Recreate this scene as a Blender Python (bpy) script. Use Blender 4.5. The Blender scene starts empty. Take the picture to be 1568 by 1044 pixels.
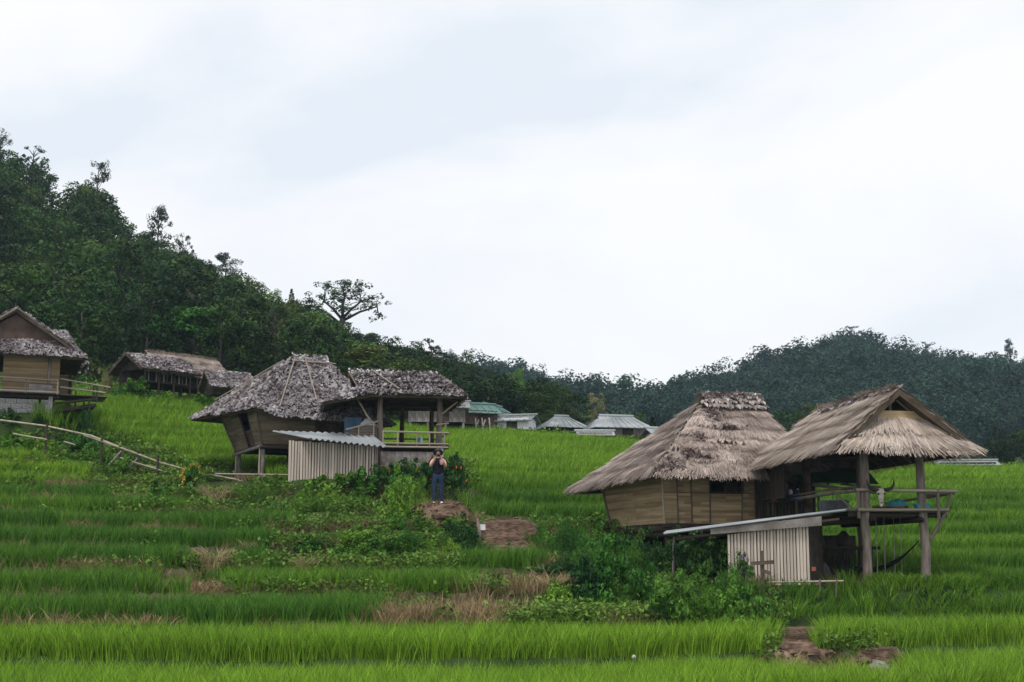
import bpy, math, random
import numpy as np
from mathutils import Vector, Matrix, Euler
RNG = np.random.default_rng(7)
rnd = random.Random(11)
C = bpy.context.scene.collection
scene = bpy.context.scene

# ------------------------------------------------------------------ camera
FPX = 1568 * 50.0 / 36.0
PITCH = math.atan(348 / FPX)
CP, SP = math.cos(PITCH), math.sin(PITCH)
cam_d = bpy.data.cameras.new('camera')
cam_d.lens = 50; cam_d.sensor_width = 36; cam_d.clip_end = 4000; cam_d.clip_start = 0.1
cam = bpy.data.objects.new('camera', cam_d); C.objects.link(cam)
cam.location = (0, 0, 0); cam.rotation_euler = (math.pi / 2 + PITCH, 0, 0)
scene.camera = cam

# ------------------------------------------------------------------ sky and sun
SUN_EL, SUN_AZ = math.radians(62), math.radians(200)     # azimuth clockwise from +Y
world = bpy.data.worlds.new('World'); scene.world = world; world.use_nodes = True
nt = world.node_tree; nt.nodes.clear()
wn = nt.nodes.new; wl = nt.links.new
out = wn('ShaderNodeOutputWorld')
sky = wn('ShaderNodeTexSky'); sky.sky_type = 'NISHITA'; sky.sun_disc = False
sky.sun_elevation = SUN_EL; sky.sun_rotation = SUN_AZ
bg1 = wn('ShaderNodeBackground'); bg1.inputs['Strength'].default_value = 0.1
wl(sky.outputs[0], bg1.inputs['Color'])
tc = wn('ShaderNodeTexCoord')
mp = wn('ShaderNodeMapping'); mp.inputs['Scale'].default_value = (1.0, 1.0, 2.2)
mp.inputs['Location'].default_value = (12.4, 3.0, 1.1)
wl(tc.outputs['Generated'], mp.inputs['Vector'])
n1 = wn('ShaderNodeTexNoise'); n1.inputs['Scale'].default_value = 2.6; n1.inputs['Detail'].default_value = 7
n1.inputs['Roughness'].default_value = 0.52; n1.inputs['Distortion'].default_value = 0.35
wl(mp.outputs[0], n1.inputs['Vector'])
cr = wn('ShaderNodeValToRGB')
cr.color_ramp.elements[0].position = 0.39; cr.color_ramp.elements[0].color = (0.60, 0.64, 0.69, 1)
cr.color_ramp.elements[1].position = 0.60; cr.color_ramp.elements[1].color = (0.74, 0.74, 0.745, 1)
e = cr.color_ramp.elements.new(0.49); e.color = (0.695, 0.705, 0.73, 1)
wl(n1.outputs[0], cr.inputs[0])
bg2 = wn('ShaderNodeBackground'); bg2.inputs['Strength'].default_value = 1.0
wl(cr.outputs[0], bg2.inputs['Color'])
mixs = wn('ShaderNodeMixShader'); mixs.inputs[0].default_value = 0.95
wl(bg1.outputs[0], mixs.inputs[1]); wl(bg2.outputs[0], mixs.inputs[2]); wl(mixs.outputs[0], out.inputs['Surface'])

sl = bpy.data.lights.new('sun', 'SUN'); sl.energy = 1.5; sl.angle = math.radians(16); sl.color = (1, 0.96, 0.9)
sun = bpy.data.objects.new('sun', sl); C.objects.link(sun)
sd = Vector((math.sin(SUN_AZ) * math.cos(SUN_EL), math.cos(SUN_AZ) * math.cos(SUN_EL), math.sin(SUN_EL)))
sun.rotation_euler = sd.to_track_quat('Z', 'Y').to_euler(); sun.location = (0, 0, 200)

vs = scene.view_settings
scene.display_settings.display_device = 'sRGB'
vs.view_transform = 'Standard'; vs.look = 'None'; vs.exposure = 0.52; vs.gamma = 1.0; vs.use_curve_mapping = False
scene.cycles.max_bounces = 6; scene.cycles.diffuse_bounces = 3; scene.cycles.transmission_bounces = 3
scene.cycles.volume_bounces = 0
scene.cycles.use_denoising = True

# ------------------------------------------------------------------ picture <-> place helpers (used to read positions off the photo)
def W(px, py, Y):
    u = (px - 784) / FPX; v = (522 - py) / FPX
    t = Y / (CP - v * SP)
    return Vector((u * t, Y, (SP + v * CP) * t))
def proj(X, Y, Z):
    f = Y * CP + Z * SP
    return 784 + FPX * X / f, 522 - FPX * (-Y * SP + Z * CP) / f

# ------------------------------------------------------------------ mesh builder
class MB:
    def __init__(s): s.v = []; s.li = []; s.lt = []; s.r = []; s.n = 0
    def add(s, verts, faces, r=None):
        verts = np.asarray(verts, float).reshape(-1, 3)
        s.v.append(verts)
        s.li.append(np.fromiter((i for f in faces for i in f), dtype=np.int64) + s.n)
        s.lt.append(np.array([len(f) for f in faces]))
        s.r.append(np.full(len(faces), rnd.random() if r is None else r))
        s.n += len(verts)
    def quads(s, q, r=None, k=4):
        q = np.asarray(q, float).reshape(-1, k, 3); N = len(q)
        if N == 0: return
        s.v.append(q.reshape(-1, 3)); s.li.append(np.arange(N * k) + s.n); s.lt.append(np.full(N, k))
        s.r.append(np.full(N, .5) if r is None else np.asarray(r, float)); s.n += N * k
    def box(s, c, size, M=None, r=None):
        hx, hy, hz = size[0] / 2, size[1] / 2, size[2] / 2
        p = np.array([(x, y, z) for x in (-hx, hx) for y in (-hy, hy) for z in (-hz, hz)])
        if M is not None: p = p @ np.array(M.to_3x3()).T
        s.add(p + np.array(c), [(0, 1, 3, 2), (4, 6, 7, 5), (0, 4, 5, 1), (2, 3, 7, 6), (0, 2, 6, 4), (1, 5, 7, 3)], r)
    def hexa(s, bottom, top, r=None):
        s.add(list(bottom) + list(top), [(3, 2, 1, 0), (4, 5, 6, 7), (0, 1, 5, 4), (1, 2, 6, 5), (2, 3, 7, 6), (3, 0, 4, 7)], r)
    def slab(s, q, th, r=None):       # quad (or tri) extruded by th along minus its normal
        q = [np.array(p, float) for p in q]
        n = np.cross(q[1] - q[0], q[-1] - q[0]); n /= np.linalg.norm(n)
        b = [p - n * th for p in q]; k = len(q)
        f = [tuple(range(k)), tuple(range(2 * k - 1, k - 1, -1))] + [(i, k + i, k + (i + 1) % k, (i + 1) % k) for i in range(k)]
        s.add(q + b, f, r)
    def beam(s, a, b, w, h=None, r=None):
        a = Vector(a); b = Vector(b); d = b - a; h = w if h is None else h
        M = d.to_track_quat('Z', 'Y').to_matrix()
        s.box((a + b) / 2, (w, h, d.length), M, r)
    def tube(s, pts, rad, n=7, r=None, caps=True):
        pts = [Vector(p) for p in pts]
        if not hasattr(rad, '__len__'): rad = [rad] * len(pts)
        vs_, fs = [], []
        for i, p in enumerate(pts):
            d = (pts[min(i + 1, len(pts) - 1)] - pts[max(i - 1, 0)]).normalized()
            a = Vector((0, 1, 0)) if abs(d.y) < .8 else Vector((1, 0, 0))
            u = d.cross(a).normalized(); w = d.cross(u)
            for k in range(n):
                t = 2 * math.pi * k / n
                vs_.append(p + (u * math.cos(t) + w * math.sin(t)) * rad[i])
        for i in range(len(pts) - 1):
            for k in range(n):
                fs.append((i * n + k, i * n + (k + 1) % n, (i + 1) * n + (k + 1) % n, (i + 1) * n + k))
        if caps: fs.append(tuple(range(n - 1, -1, -1))); fs.append(tuple(range((len(pts) - 1) * n, len(pts) * n)))
        s.add(vs_, fs, r)
    def ball(s, c, rad, n=8, m=6, r=None):
        rad = (rad,) * 3 if not hasattr(rad, '__len__') else rad
        vs_, fs = [], []
        for i in range(m + 1):
            a = math.pi * i / m
            for k in range(n):
                t = 2 * math.pi * k / n
                vs_.append((c[0] + rad[0] * math.sin(a) * math.cos(t), c[1] + rad[1] * math.sin(a) * math.sin(t), c[2] + rad[2] * math.cos(a)))
        for i in range(m):
            for k in range(n):
                fs.append((i * n + k, (i + 1) * n + k, (i + 1) * n + (k + 1) % n, i * n + (k + 1) % n))
        s.add(vs_, fs, r)
    def mesh(s, name, mat, smooth=False):
        me = bpy.data.meshes.new(name)
        v = np.concatenate(s.v); li = np.concatenate(s.li).astype(np.int32); lt = np.concatenate(s.lt).astype(np.int32)
        me.vertices.add(len(v)); me.vertices.foreach_set('co', v.astype(np.float32).ravel())
        me.loops.add(len(li)); me.loops.foreach_set('vertex_index', li)
        me.polygons.add(len(lt)); me.polygons.foreach_set('loop_start', np.concatenate(([0], np.cumsum(lt)[:-1])).astype(np.int32))
        me.polygons.foreach_set('loop_total', lt)
        me.update(calc_edges=True)
        a = me.attributes.new('rnd', 'FLOAT', 'FACE'); a.data.foreach_set('value', np.concatenate(s.r).astype(np.float32))
        me.polygons.foreach_set('use_smooth', np.full(len(lt), smooth))
        me.materials.append(mat)
        return me
    def build(s, name, mat, parent=None, smooth=False, label=None):
        o = bpy.data.objects.new(name, s.mesh(name, mat, smooth)); C.objects.link(o)
        if parent is not None: o.parent = parent
        if label: o['label'] = label
        return o
def tag(o, label, cat, group=None, kind=None):
    if label: o['label'] = label
    if cat: o['category'] = cat
    if group: o['group'] = group
    if kind: o['kind'] = kind
    return o
def thing(name, label, cat, loc, rz=0, group=None):
    o = bpy.data.objects.new(name, None); C.objects.link(o); o.empty_display_size = .2
    o.location = loc; o.rotation_euler = (0, 0, rz)
    return tag(o, label, cat, group)
def structure(o): o['kind'] = 'structure'; return o
def copy_thing(root, loc, rz=None, scale=None, label=None, group=None, mat=None):
    r = root.copy(); C.objects.link(r); r.location = loc
    if rz is not None: r.rotation_euler = (0, 0, rz)
    if scale is not None: r.scale = scale if hasattr(scale, '__len__') else (scale,) * 3
    if label: r['label'] = label
    if group: r['group'] = group
    for ch in root.children:
        c = ch.copy(); C.objects.link(c); c.parent = r
        for g in ch.children:
            d = g.copy(); C.objects.link(d); d.parent = c
        if mat and ch.name.startswith('crown'):
            c.material_slots[0].link = 'OBJECT'; c.material_slots[0].material = mat
    return r

# ------------------------------------------------------------------ materials
def M(name, c1, c2=None, ns=6.0, rough=.85, ra=0.0, bump=0.0, stretch=(1, 1, 1), spec=.15, trans=0.0, inst=None, detail=6, metal=0.0, bscale=None, lo=.35, hi=.65, objr=0.0):
    m = bpy.data.materials.new(name); m.use_nodes = True
    t = m.node_tree; N = t.nodes.new; L = t.links.new
    b = t.nodes['Principled BSDF']; b.inputs['Roughness'].default_value = rough
    b.inputs['Specular IOR Level'].default_value = spec; b.inputs['Metallic'].default_value = metal
    c2 = c2 or c1
    tc = N('ShaderNodeTexCoord'); mp = N('ShaderNodeMapping'); mp.inputs['Scale'].default_value = stretch
    L(tc.outputs['Object'], mp.inputs[0])
    nz = N('ShaderNodeTexNoise'); nz.inputs['Scale'].default_value = ns; nz.inputs['Detail'].default_value = detail
    L(mp.outputs[0], nz.inputs['Vector'])
    rp = N('ShaderNodeValToRGB'); rp.color_ramp.elements[0].position = lo; rp.color_ramp.elements[1].position = hi
    rp.color_ramp.elements[0].color = (*c1, 1); rp.color_ramp.elements[1].color = (*c2, 1)
    src = nz.outputs[0]
    if inst:
        at = N('ShaderNodeAttribute'); at.attribute_type = 'INSTANCER'; at.attribute_name = inst
        mx = N('ShaderNodeMath'); mx.operation = 'MULTIPLY_ADD'; mx.inputs[1].default_value = .35; mx.inputs[2].default_value = -.175
        L(nz.outputs[0], mx.inputs[0])
        ad = N('ShaderNodeMath'); ad.operation = 'ADD'; L(mx.outputs[0], ad.inputs[0]); L(at.outputs['Fac'], ad.inputs[1])
        src = ad.outputs[0]; rp.color_ramp.elements[0].position = 0; rp.color_ramp.elements[1].position = 1
    L(src, rp.inputs[0]); col = rp.outputs[0]
    if ra:
        at2 = N('ShaderNodeAttribute'); at2.attribute_name = 'rnd'
        ma = N('ShaderNodeMath'); ma.operation = 'MULTIPLY_ADD'; ma.inputs[1].default_value = 2 * ra; ma.inputs[2].default_value = 1 - ra
        L(at2.outputs['Fac'], ma.inputs[0])
        hs = N('ShaderNodeHueSaturation'); L(ma.outputs[0], hs.inputs['Value']); L(col, hs.inputs['Color']); col = hs.outputs[0]
    if objr:
        oi = N('ShaderNodeObjectInfo'); mo = N('ShaderNodeMath'); mo.operation = 'MULTIPLY_ADD'; mo.inputs[1].default_value = 2 * objr; mo.inputs[2].default_value = 1 - objr
        L(oi.outputs['Random'], mo.inputs[0]); h2 = N('ShaderNodeHueSaturation'); L(mo.outputs[0], h2.inputs['Value']); L(col, h2.inputs['Color']); col = h2.outputs[0]
        if trans:
            mh = N('ShaderNodeMath'); mh.operation = 'MULTIPLY_ADD'; mh.inputs[1].default_value = -.05; mh.inputs[2].default_value = .518; L(oi.outputs['Random'], mh.inputs[0]); L(mh.outputs[0], h2.inputs['Hue'])
    L(col, b.inputs['Base Color'])
    if bump:
        n2 = N('ShaderNodeTexNoise'); n2.inputs['Scale'].default_value = bscale or ns * 4; n2.inputs['Detail'].default_value = 5
        L(mp.outputs[0], n2.inputs['Vector'])
        bp = N('ShaderNodeBump'); bp.inputs['Strength'].default_value = bump; bp.inputs['Distance'].default_value = .03
        L(n2.outputs[0], bp.inputs['Height']); L(bp.outputs[0], b.inputs['Normal'])
    if trans:
        tr = N('ShaderNodeBsdfTranslucent'); L(col, tr.inputs['Color'])
        ms = N('ShaderNodeMixShader'); ms.inputs[0].default_value = trans
        L(b.outputs[0], ms.inputs[1]); L(tr.outputs[0], ms.inputs[2]); L(ms.outputs[0], t.nodes['Material Output'].inputs['Surface'])
    return m
G = {}
G['leaf_roof'] = M('dry_leaf', (.17, .14, .145), (.38, .35, .36), 1.3, .75, ra=.5, spec=.2)
G['leaf_roof_brown'] = M('dry_leaf_brown', (.11, .075, .065), (.24, .20, .19), 1.1, .8, ra=.6)
G['thatch'] = M('weathered_thatch', (.25, .20, .17), (.43, .355, .315), 1.2, .9, ra=.6, spec=.08)
G['thatch_new'] = M('straw_thatch', (.34, .275, .225), (.48, .405, .35), .9, .9, ra=.55, spec=.08)
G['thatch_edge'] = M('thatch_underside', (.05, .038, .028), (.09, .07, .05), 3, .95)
G['post'] = M('weathered_post', (.12, .095, .08), (.25, .205, .18), 3, .9, ra=.15, bump=.5, stretch=(4, 4, .6))
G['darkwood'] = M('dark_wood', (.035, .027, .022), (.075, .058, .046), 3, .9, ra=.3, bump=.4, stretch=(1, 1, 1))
G['greywood'] = M('grey_wood', (.15, .13, .12), (.27, .245, .23), 3, .9, ra=.1, bump=.4, objr=.25)
G['bamboo'] = M('bamboo_pole', (.24, .20, .15), (.38, .33, .26), 4, .6, ra=.1, bump=.15, spec=.3, objr=.2)
G['bamboo_dark'] = M('old_bamboo', (.09, .075, .06), (.17, .14, .11), 4, .7, ra=.1, spec=.25, objr=.3)
G['slat'] = M('split_bamboo', (.36, .30, .25), (.62, .54, .47), 2.2, .75, ra=.1, bump=.3, stretch=(1.5, 1.5, .5), objr=.22)
G['mat'] = M('woven_bamboo', (.30, .215, .125), (.43, .32, .19), 1.4, .8, ra=.32, bump=.3, stretch=(.6, .6, 6))
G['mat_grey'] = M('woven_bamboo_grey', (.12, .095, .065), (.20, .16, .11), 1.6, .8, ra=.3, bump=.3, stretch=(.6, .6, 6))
G['ridge_leaf'] = M('pale_ridge_leaf', (.30, .25, .235), (.52, .46, .44), 2, .8, ra=.5)
G['metal'] = M('grey_roof_sheet', (.14, .155, .16), (.26, .28, .285), 1.5, .7, ra=.1, spec=.2)
G['metal_pale'] = M('pale_roof_sheet', (.20, .22, .23), (.34, .36, .37), .8, .7, ra=.12, spec=.2)
G['metal_green'] = M('green_roof_sheet', (.05, .12, .105), (.10, .20, .18), .8, .5, ra=.1, spec=.4)
G['concrete'] = M('concrete_block', (.24, .23, .225), (.36, .35, .345), 3, .9, ra=.15, bump=.3)
G['dirt'] = M('bare_earth', (.075, .046, .032), (.21, .145, .105), 5, .95, bump=1.0, ra=.1, stretch=(1, 1, 3), bscale=9)
G['stone'] = M('stone', (.17, .155, .14), (.33, .30, .27), 3, .9, bump=.5)
G['bark'] = M('bark', (.035, .028, .022), (.08, .068, .055), 5, .9, bump=.4)
G['black'] = M('black_cloth', (.008, .008, .012), (.018, .018, .024), 8, .9)
G['white'] = M('white_paint', (.62, .63, .66), (.78, .78, .80), 3, .6)
G['bone'] = M('bone', (.38, .34, .28), (.56, .52, .45), 8, .7, bump=.2)
G['horn'] = M('horn', (.012, .011, .01), (.035, .03, .027), 8, .5, spec=.3)
G['teal'] = M('teal_cloth', (.03, .20, .24), (.06, .32, .36), 8, .8)
G['blue'] = M('blue_plastic', (.015, .04, .17), (.03, .07, .26), 5, .5, spec=.3)
G['bluegrey'] = M('faded_blue_panel', (.05, .10, .17), (.09, .16, .24), 3, .6)
G['red'] = M('red_cloth', (.30, .03, .02), (.42, .06, .03), 6, .8)
G['greensheet'] = M('green_plastic_sheet', (.015, .06, .02), (.03, .10, .035), 2, .5, spec=.3)
G['greycloth'] = M('grey_cloth', (.07, .075, .085), (.12, .125, .135), 5, .9)
G['rust'] = M('rust_clay', (.24, .07, .04), (.34, .12, .07), 8, .8)
G['brownwall'] = M('brown_wall_board', (.075, .05, .04), (.125, .088, .07), 2, .85, ra=.2)
G['rope'] = M('rope', (.28, .27, .24), None, 4, .9)
G['skin'] = M('skin', (.42, .23, .16), (.48, .28, .20), 12, .6)
G['denim'] = M('denim', (.012, .022, .05), (.03, .05, .095), 6, .9)
G['pink'] = M('pink_cloth', (.55, .28, .27), (.68, .40, .38), 6, .9)
G['hair'] = M('black_hair', (.006, .005, .005), (.014, .012, .011), 20, .5, spec=.3)
# foliage
def F(name, c1, c2, ra=.45, trans=.25, ns=.6): return M(name, c1, c2, ns, .6, ra=ra, spec=.2, trans=trans, objr=.42)
G['lf_dark'] = F('leaves_dark', (.008, .027, .005), (.022, .060, .010), .62)
G['lf_mid'] = F('leaves_mid', (.020, .056, .010), (.044, .105, .018), .55)
G['lf_olive'] = F('leaves_olive', (.036, .062, .012), (.068, .115, .020), .5)
G['lf_lime'] = F('leaves_lime', (.045, .13, .014), (.085, .22, .028), .5)
G['lf_conifer'] = F('leaves_conifer', (.006, .016, .009), (.012, .028, .013))
G['lf_pale'] = F('leaves_pale', (.10, .12, .05), (.22, .22, .10))
G['lf_far'] = F('leaves_far_haze_tint', (.011, .034, .024), (.028, .064, .042), .5, ns=.02)  # blue of distant haze painted into the leaf colour
G['sh_green'] = F('shrub_green', (.035, .12, .016), (.09, .25, .035), .5, .3, 1.5)
G['sh_dark'] = F('shrub_dark', (.018, .065, .014), (.045, .135, .03), .5, .25, 1.5)
G['sh_lime'] = F('shrub_lime', (.06, .18, .018), (.14, .31, .04), .45, .3, 1.5)
G['yellow'] = F('yellow_petals', (.50, .34, .05), (.62, .45, .10), .3, .2)
G['orange'] = F('orange_petals', (.55, .16, .02), (.65, .26, .03), .3, .2)
G['redleaf'] = F('red_leaf', (.22, .06, .025), (.32, .13, .04), .3, .2)
G['violet'] = F('violet_petals', (.12, .07, .30), (.2, .12, .4), .3, .2)
G['whitepetal'] = F('white_petals', (.65, .65, .65), (.75, .75, .72), .2, .2)
G['dry'] = M('dry_grass', (.17, .12, .06), (.46, .35, .20), .9, .9, ra=.4, trans=.2, inst='tint')
G['dry_t'] = M('dry_tussock', (.34, .26, .14), (.50, .41, .25), 1.5, .9, ra=.4, trans=.2)
G['green_t'] = M('green_tussock', (.06, .16, .025), (.14, .27, .05), 1.5, .8, ra=.45, trans=.3)
G['rice'] = M('rice_blades', (.024, .118, .020), (.225, .385, .028), .35, .65, ra=.62, spec=.2, trans=.3, inst='tint')
G['weed'] = M('weed_leaves', (.04, .105, .018), (.17, .28, .045), .5, .7, ra=.5, spec=.15, trans=.3, inst='tint')
# ------------------------------------------------------------------ terrain
def vnoise(x, y, seed=0):
    x = np.asarray(x, float); y = np.asarray(y, float)
    xi = np.floor(x).astype(np.int64); yi = np.floor(y).astype(np.int64)
    fx = x - xi; fy = y - yi; fx = fx * fx * (3 - 2 * fx); fy = fy * fy * (3 - 2 * fy)
    def h(a, b):
        n = (a * 374761393 + b * 668265263 + seed * 974711) & 0x7fffffff
        n = ((n ^ (n >> 13)) * 1274126177) & 0x7fffffff
        return ((n ^ (n >> 16)) & 0xffff) / 65535.0
    return (h(xi, yi) * (1 - fx) + h(xi + 1, yi) * fx) * (1 - fy) + (h(xi, yi + 1) * (1 - fx) + h(xi + 1, yi + 1) * fx) * fy
def fbm(x, y, o=4, seed=0):
    s = 0; a = .5
    for i in range(o): s = s + a * vnoise(x * 2 ** i, y * 2 ** i, seed + i); a *= .5
    return s
PXC = np.array([-1300, -300, 0, 300, 600, 800, 1000, 1250, 1500, 1900, 2900.])
TAB = {  # depth in metres: picture row of the bare ground, along PXC
 10: [1300] * 11,
 16: [1190] * 11,
 20: [1130] * 11,
 24: [1078, 1078, 1078, 1080, 1082, 1083, 1084, 1086, 1088, 1088, 1088],
 27: [1024, 1026, 1028, 1030, 1032, 1034, 1036, 1042, 1044, 1044, 1044],
 30: [968, 972, 980, 984, 988, 990, 996, 1020, 1024, 1024, 1024],
 33: [902, 908, 922, 926, 934, 940, 952, 988, 992, 992, 992],
 36: [858, 866, 880, 884, 892, 902, 916, 954, 956, 956, 956],
 38: [835, 845, 858, 860, 868, 880, 887, 905, 908, 910, 910],
 44: [770, 780, 792, 800, 785, 815, 840, 858, 858, 862, 862],
 52: [705, 722, 735, 742, 738, 768, 792, 815, 818, 822, 822],
 60: [640, 655, 668, 690, 708, 735, 760, 785, 790, 795, 795],
 70: [590, 600, 622, 648, 690, 712, 728, 752, 758, 762, 762],
 80: [570, 580, 605, 622, 674, 690, 706, 732, 738, 742, 742],
 95: [540, 560, 590, 604, 660, 668, 686, 717, 722, 726, 726],
 120: [430, 470, 530, 572, 640, 655, 672, 705, 710, 716, 716],
 150: [310, 360, 430, 515, 605, 640, 662, 700, 704, 708, 708],
 185: [200, 250, 330, 455, 565, 620, 655, 698, 702, 704, 704],
 210: [190, 240, 320, 445, 560, 615, 655, 698, 702, 704, 704],
 300: [420, 450, 480, 560, 620, 650, 680, 705, 708, 710, 710],
 700: [770] * 11}
YK = np.array(sorted(TAB)); ZK = np.array([[W(p, TAB[y][i], y).z for i, p in enumerate(PXC)] for y in YK])
TYL = np.log(YK)
FPXg = np.linspace(-1300, 2900, 211); FYg = np.linspace(math.log(2.0), math.log(700), 300)
_t = np.array([np.interp(FYg, TYL, ZK[:, i]) for i in range(len(PXC))])
_near = np.exp(FYg) < 10
_t[:, _near] = _t[:, ~_near][:, :1]
_t = np.array([np.interp(FPXg, PXC, _t[:, j]) for j in range(len(FYg))])    # (Y, px)
def blur(a, s, ax):
    k = np.arange(-3 * s, 3 * s + 1); w = np.exp(-k * k / (2.0 * s * s)); w /= w.sum()
    p = [(0, 0), (0, 0)]; p[ax] = (3 * s, 3 * s)
    a = np.pad(a, p, mode='edge')
    return np.apply_along_axis(lambda r: np.convolve(r, w, 'valid'), ax, a)
_t = blur(blur(_t, 2, 0), 3, 1)
def zbase(X, Y):
    X = np.asarray(X, float); Y = np.asarray(Y, float)
    px = 784 + FPX * X / np.maximum(Y, 1e-3)
    i = np.clip((px + 1300) / 20, 0, 209.999); j = np.clip((np.log(np.maximum(Y, 2.0)) - FYg[0]) / (FYg[1] - FYg[0]), 0, 298.999)
    i0 = i.astype(int); j0 = j.astype(int); a = i - i0; b = j - j0
    return (_t[j0, i0] * (1 - a) + _t[j0, i0 + 1] * a) * (1 - b) + (_t[j0 + 1, i0] * (1 - a) + _t[j0 + 1, i0 + 1] * a) * b
PADS = []     # (X, Y, z, flat radius, fade radius)
def zground(X, Y, riser=False):
    X = np.asarray(X, float); Y = np.asarray(Y, float)
    zb = zbase(X, Y) + .35 * (fbm(X / 14, Y / 9, 3, 5) - .45)
    h = .58
    q = zb / h + .65 * (vnoise(X / 5, Y / 4.5, 9) - .5); f = q - np.floor(q)
    s = np.clip((f - .88) / .12, 0, 1); s = s * s * (3 - 2 * s)
    zt = (np.floor(q) + s) * h + .06 * (f - .5)
    wgt = np.clip((88 - Y) / 10, 0, 1)
    z = zb * (1 - wgt) + zt * wgt
    rs = (f > .85) * wgt
    z = z + .05 * (fbm(X * 1.3, Y * 1.3, 3, 3) - .45) + np.clip((Y - 95) / 40, 0, 1) * 1.5 * (fbm(X / 9, Y / 9, 3, 8) - .45)
    for (a, b, c, r0, r1) in PADS:
        d = np.hypot(X - a, Y - b); w = np.clip((r1 - d) / (r1 - r0), 0, 1); w = w * w * (3 - 2 * w)
        z = z * (1 - w) + c * w; rs = rs * (1 - w)
    return (z, rs) if riser else z
_ys = np.concatenate([np.arange(9, 60, .04), np.arange(60, 205, .1)])
def gp(px, py, ymax=205):            # ground point seen at a picture position
    ps = W(px, py, 1.0)
    z = zground(ps.x * _ys, _ys); hit = np.nonzero((z >= ps.z * _ys) & (_ys < ymax))[0]
    Y = _ys[hit[0]] if len(hit) else min(ymax, 204)
    return Vector((ps.x * Y, Y, float(zground(ps.x * Y, Y))))
def gz(px, Y): 
    X = (px - 784) / FPX * Y; return Vector((X, Y, float(zground(X, Y))))
def pad(px, py, Y, r0, r1):
    p = W(px, py, Y); PADS.append((p.x, p.y, p.z, r0, r1)); return p
# level ground under the buildings, the path ledge and the steps
P_PAV = pad(1345, 893, 39.9, 2.5, 3.3)
P_SHED = pad(1180, 895, 37.8, 1.2, 1.9)
P_HUT = pad(1050, 895, 44.2, 1.8, 3.4)
P_LHUT = pad(410, 742, 53.4, 2.2, 4.0)
P_LPAV = pad(630, 735, 51.2, 1.6, 3.2)
P_LSHED = pad(510, 737, 49.6, 1.4, 2.4)
P_FAR = pad(30, 641, 62.2, 2.8, 3.8)
P_PERSON = pad(680, 773, 44.0, .65, 1.3)
def inpoly(x, y, poly):
    x = np.asarray(x); y = np.asarray(y); c = np.zeros(x.shape, bool); n = len(poly)
    for i in range(n):
        x1, y1 = poly[i]; x2, y2 = poly[i - 1]
        if y1 == y2: continue
        c ^= ((y1 > y) != (y2 > y)) & (x < (x2 - x1) * (y - y1) / (y2 - y1) + x1)
    return c
DIRT = [[(640, 768), (722, 768), (730, 800), (640, 800)], [(725, 795), (822, 795), (815, 848), (735, 848)],
        [(1194, 962), (1258, 962), (1258, 1000), (1385, 1008), (1380, 1060), (1180, 1060), (1175, 1005)],
        [(1255, 878), (1330, 878), (1330, 895), (1255, 895)]]
WEED = [[(440, 812), (470, 792), (560, 778), (700, 790), (745, 800), (750, 858), (700, 876), (450, 884), (390, 868)],
        [(812, 800), (945, 800), (1120, 850), (1185, 900), (1205, 968), (1000, 975), (560, 972), (575, 935), (700, 915), (830, 872)],
        [(-60, 642), (100, 660), (200, 684), (350, 735), (470, 745), (470, 790), (330, 795), (170, 770), (120, 725), (-60, 690)],
        [(470, 740), (640, 715), (720, 722), (725, 775), (640, 800), (560, 778), (480, 770)],
        [(1160, 990), (1400, 995), (1400, 1060), (1150, 1060)], [(280, 862), (375, 862), (375, 885), (280, 885)]]
def regions(X, Y, Z):
    px, py = proj(X, Y, Z)
    d = np.zeros(px.shape, bool); w = np.zeros(px.shape, bool)
    qx = px + 14 * (vnoise(X * 2.2, Y * 2.2, 21) - .5) * 2; qy = py + 5 * (vnoise(X * 2.2, Y * 2.2, 22) - .5) * 2
    for p in DIRT: d |= inpoly(qx, qy, p)
    for p in WEED: w |= inpoly(qx, qy, p)
    return px, py, d, w
# one ground sheet, fine near the camera and coarse to the horizon
cols = np.concatenate([np.linspace(-1290, -260, 40)[:-1], np.linspace(-260, 1830, 470), np.linspace(1830, 2890, 40)[1:]])
rows = np.concatenate([np.linspace(2.2, 14, 40)[:-1], np.arange(14, 60, .09), np.arange(60, 100, .25), np.geomspace(100, 690, 120)])
GPX, GY = np.meshgrid(cols, rows); GX = (GPX - 784) / FPX * GY
GZ, GR = zground(GX, GY, True)
_, _, gd, gw = regions(GX, GY, GZ)
nr, nc = GX.shape
idx = np.arange(nr * nc).reshape(nr, nc)
q = np.stack([idx[:-1, :-1], idx[:-1, 1:], idx[1:, 1:], idx[1:, :-1]], -1).reshape(-1, 4)
me = bpy.data.meshes.new('ground')
me.vertices.add(nr * nc); me.vertices.foreach_set('co', np.stack([GX, GY, GZ], -1).astype(np.float32).ravel())
me.loops.add(q.size); me.loops.foreach_set('vertex_index', q.astype(np.int32).ravel())
me.polygons.add(len(q)); me.polygons.foreach_set('loop_start', np.arange(0, q.size, 4, dtype=np.int32)); me.polygons.foreach_set('loop_total', np.full(len(q), 4, np.int32))
me.update(calc_edges=True); me.polygons.foreach_set('use_smooth', np.ones(len(q), bool))
at = me.attributes.new('earth', 'FLOAT', 'POINT')
at.data.foreach_set('value', np.clip(gd * 1.0 + GR * .35 * (GX < 0) * (GY > 31), 0, 1).astype(np.float32).ravel())
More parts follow.
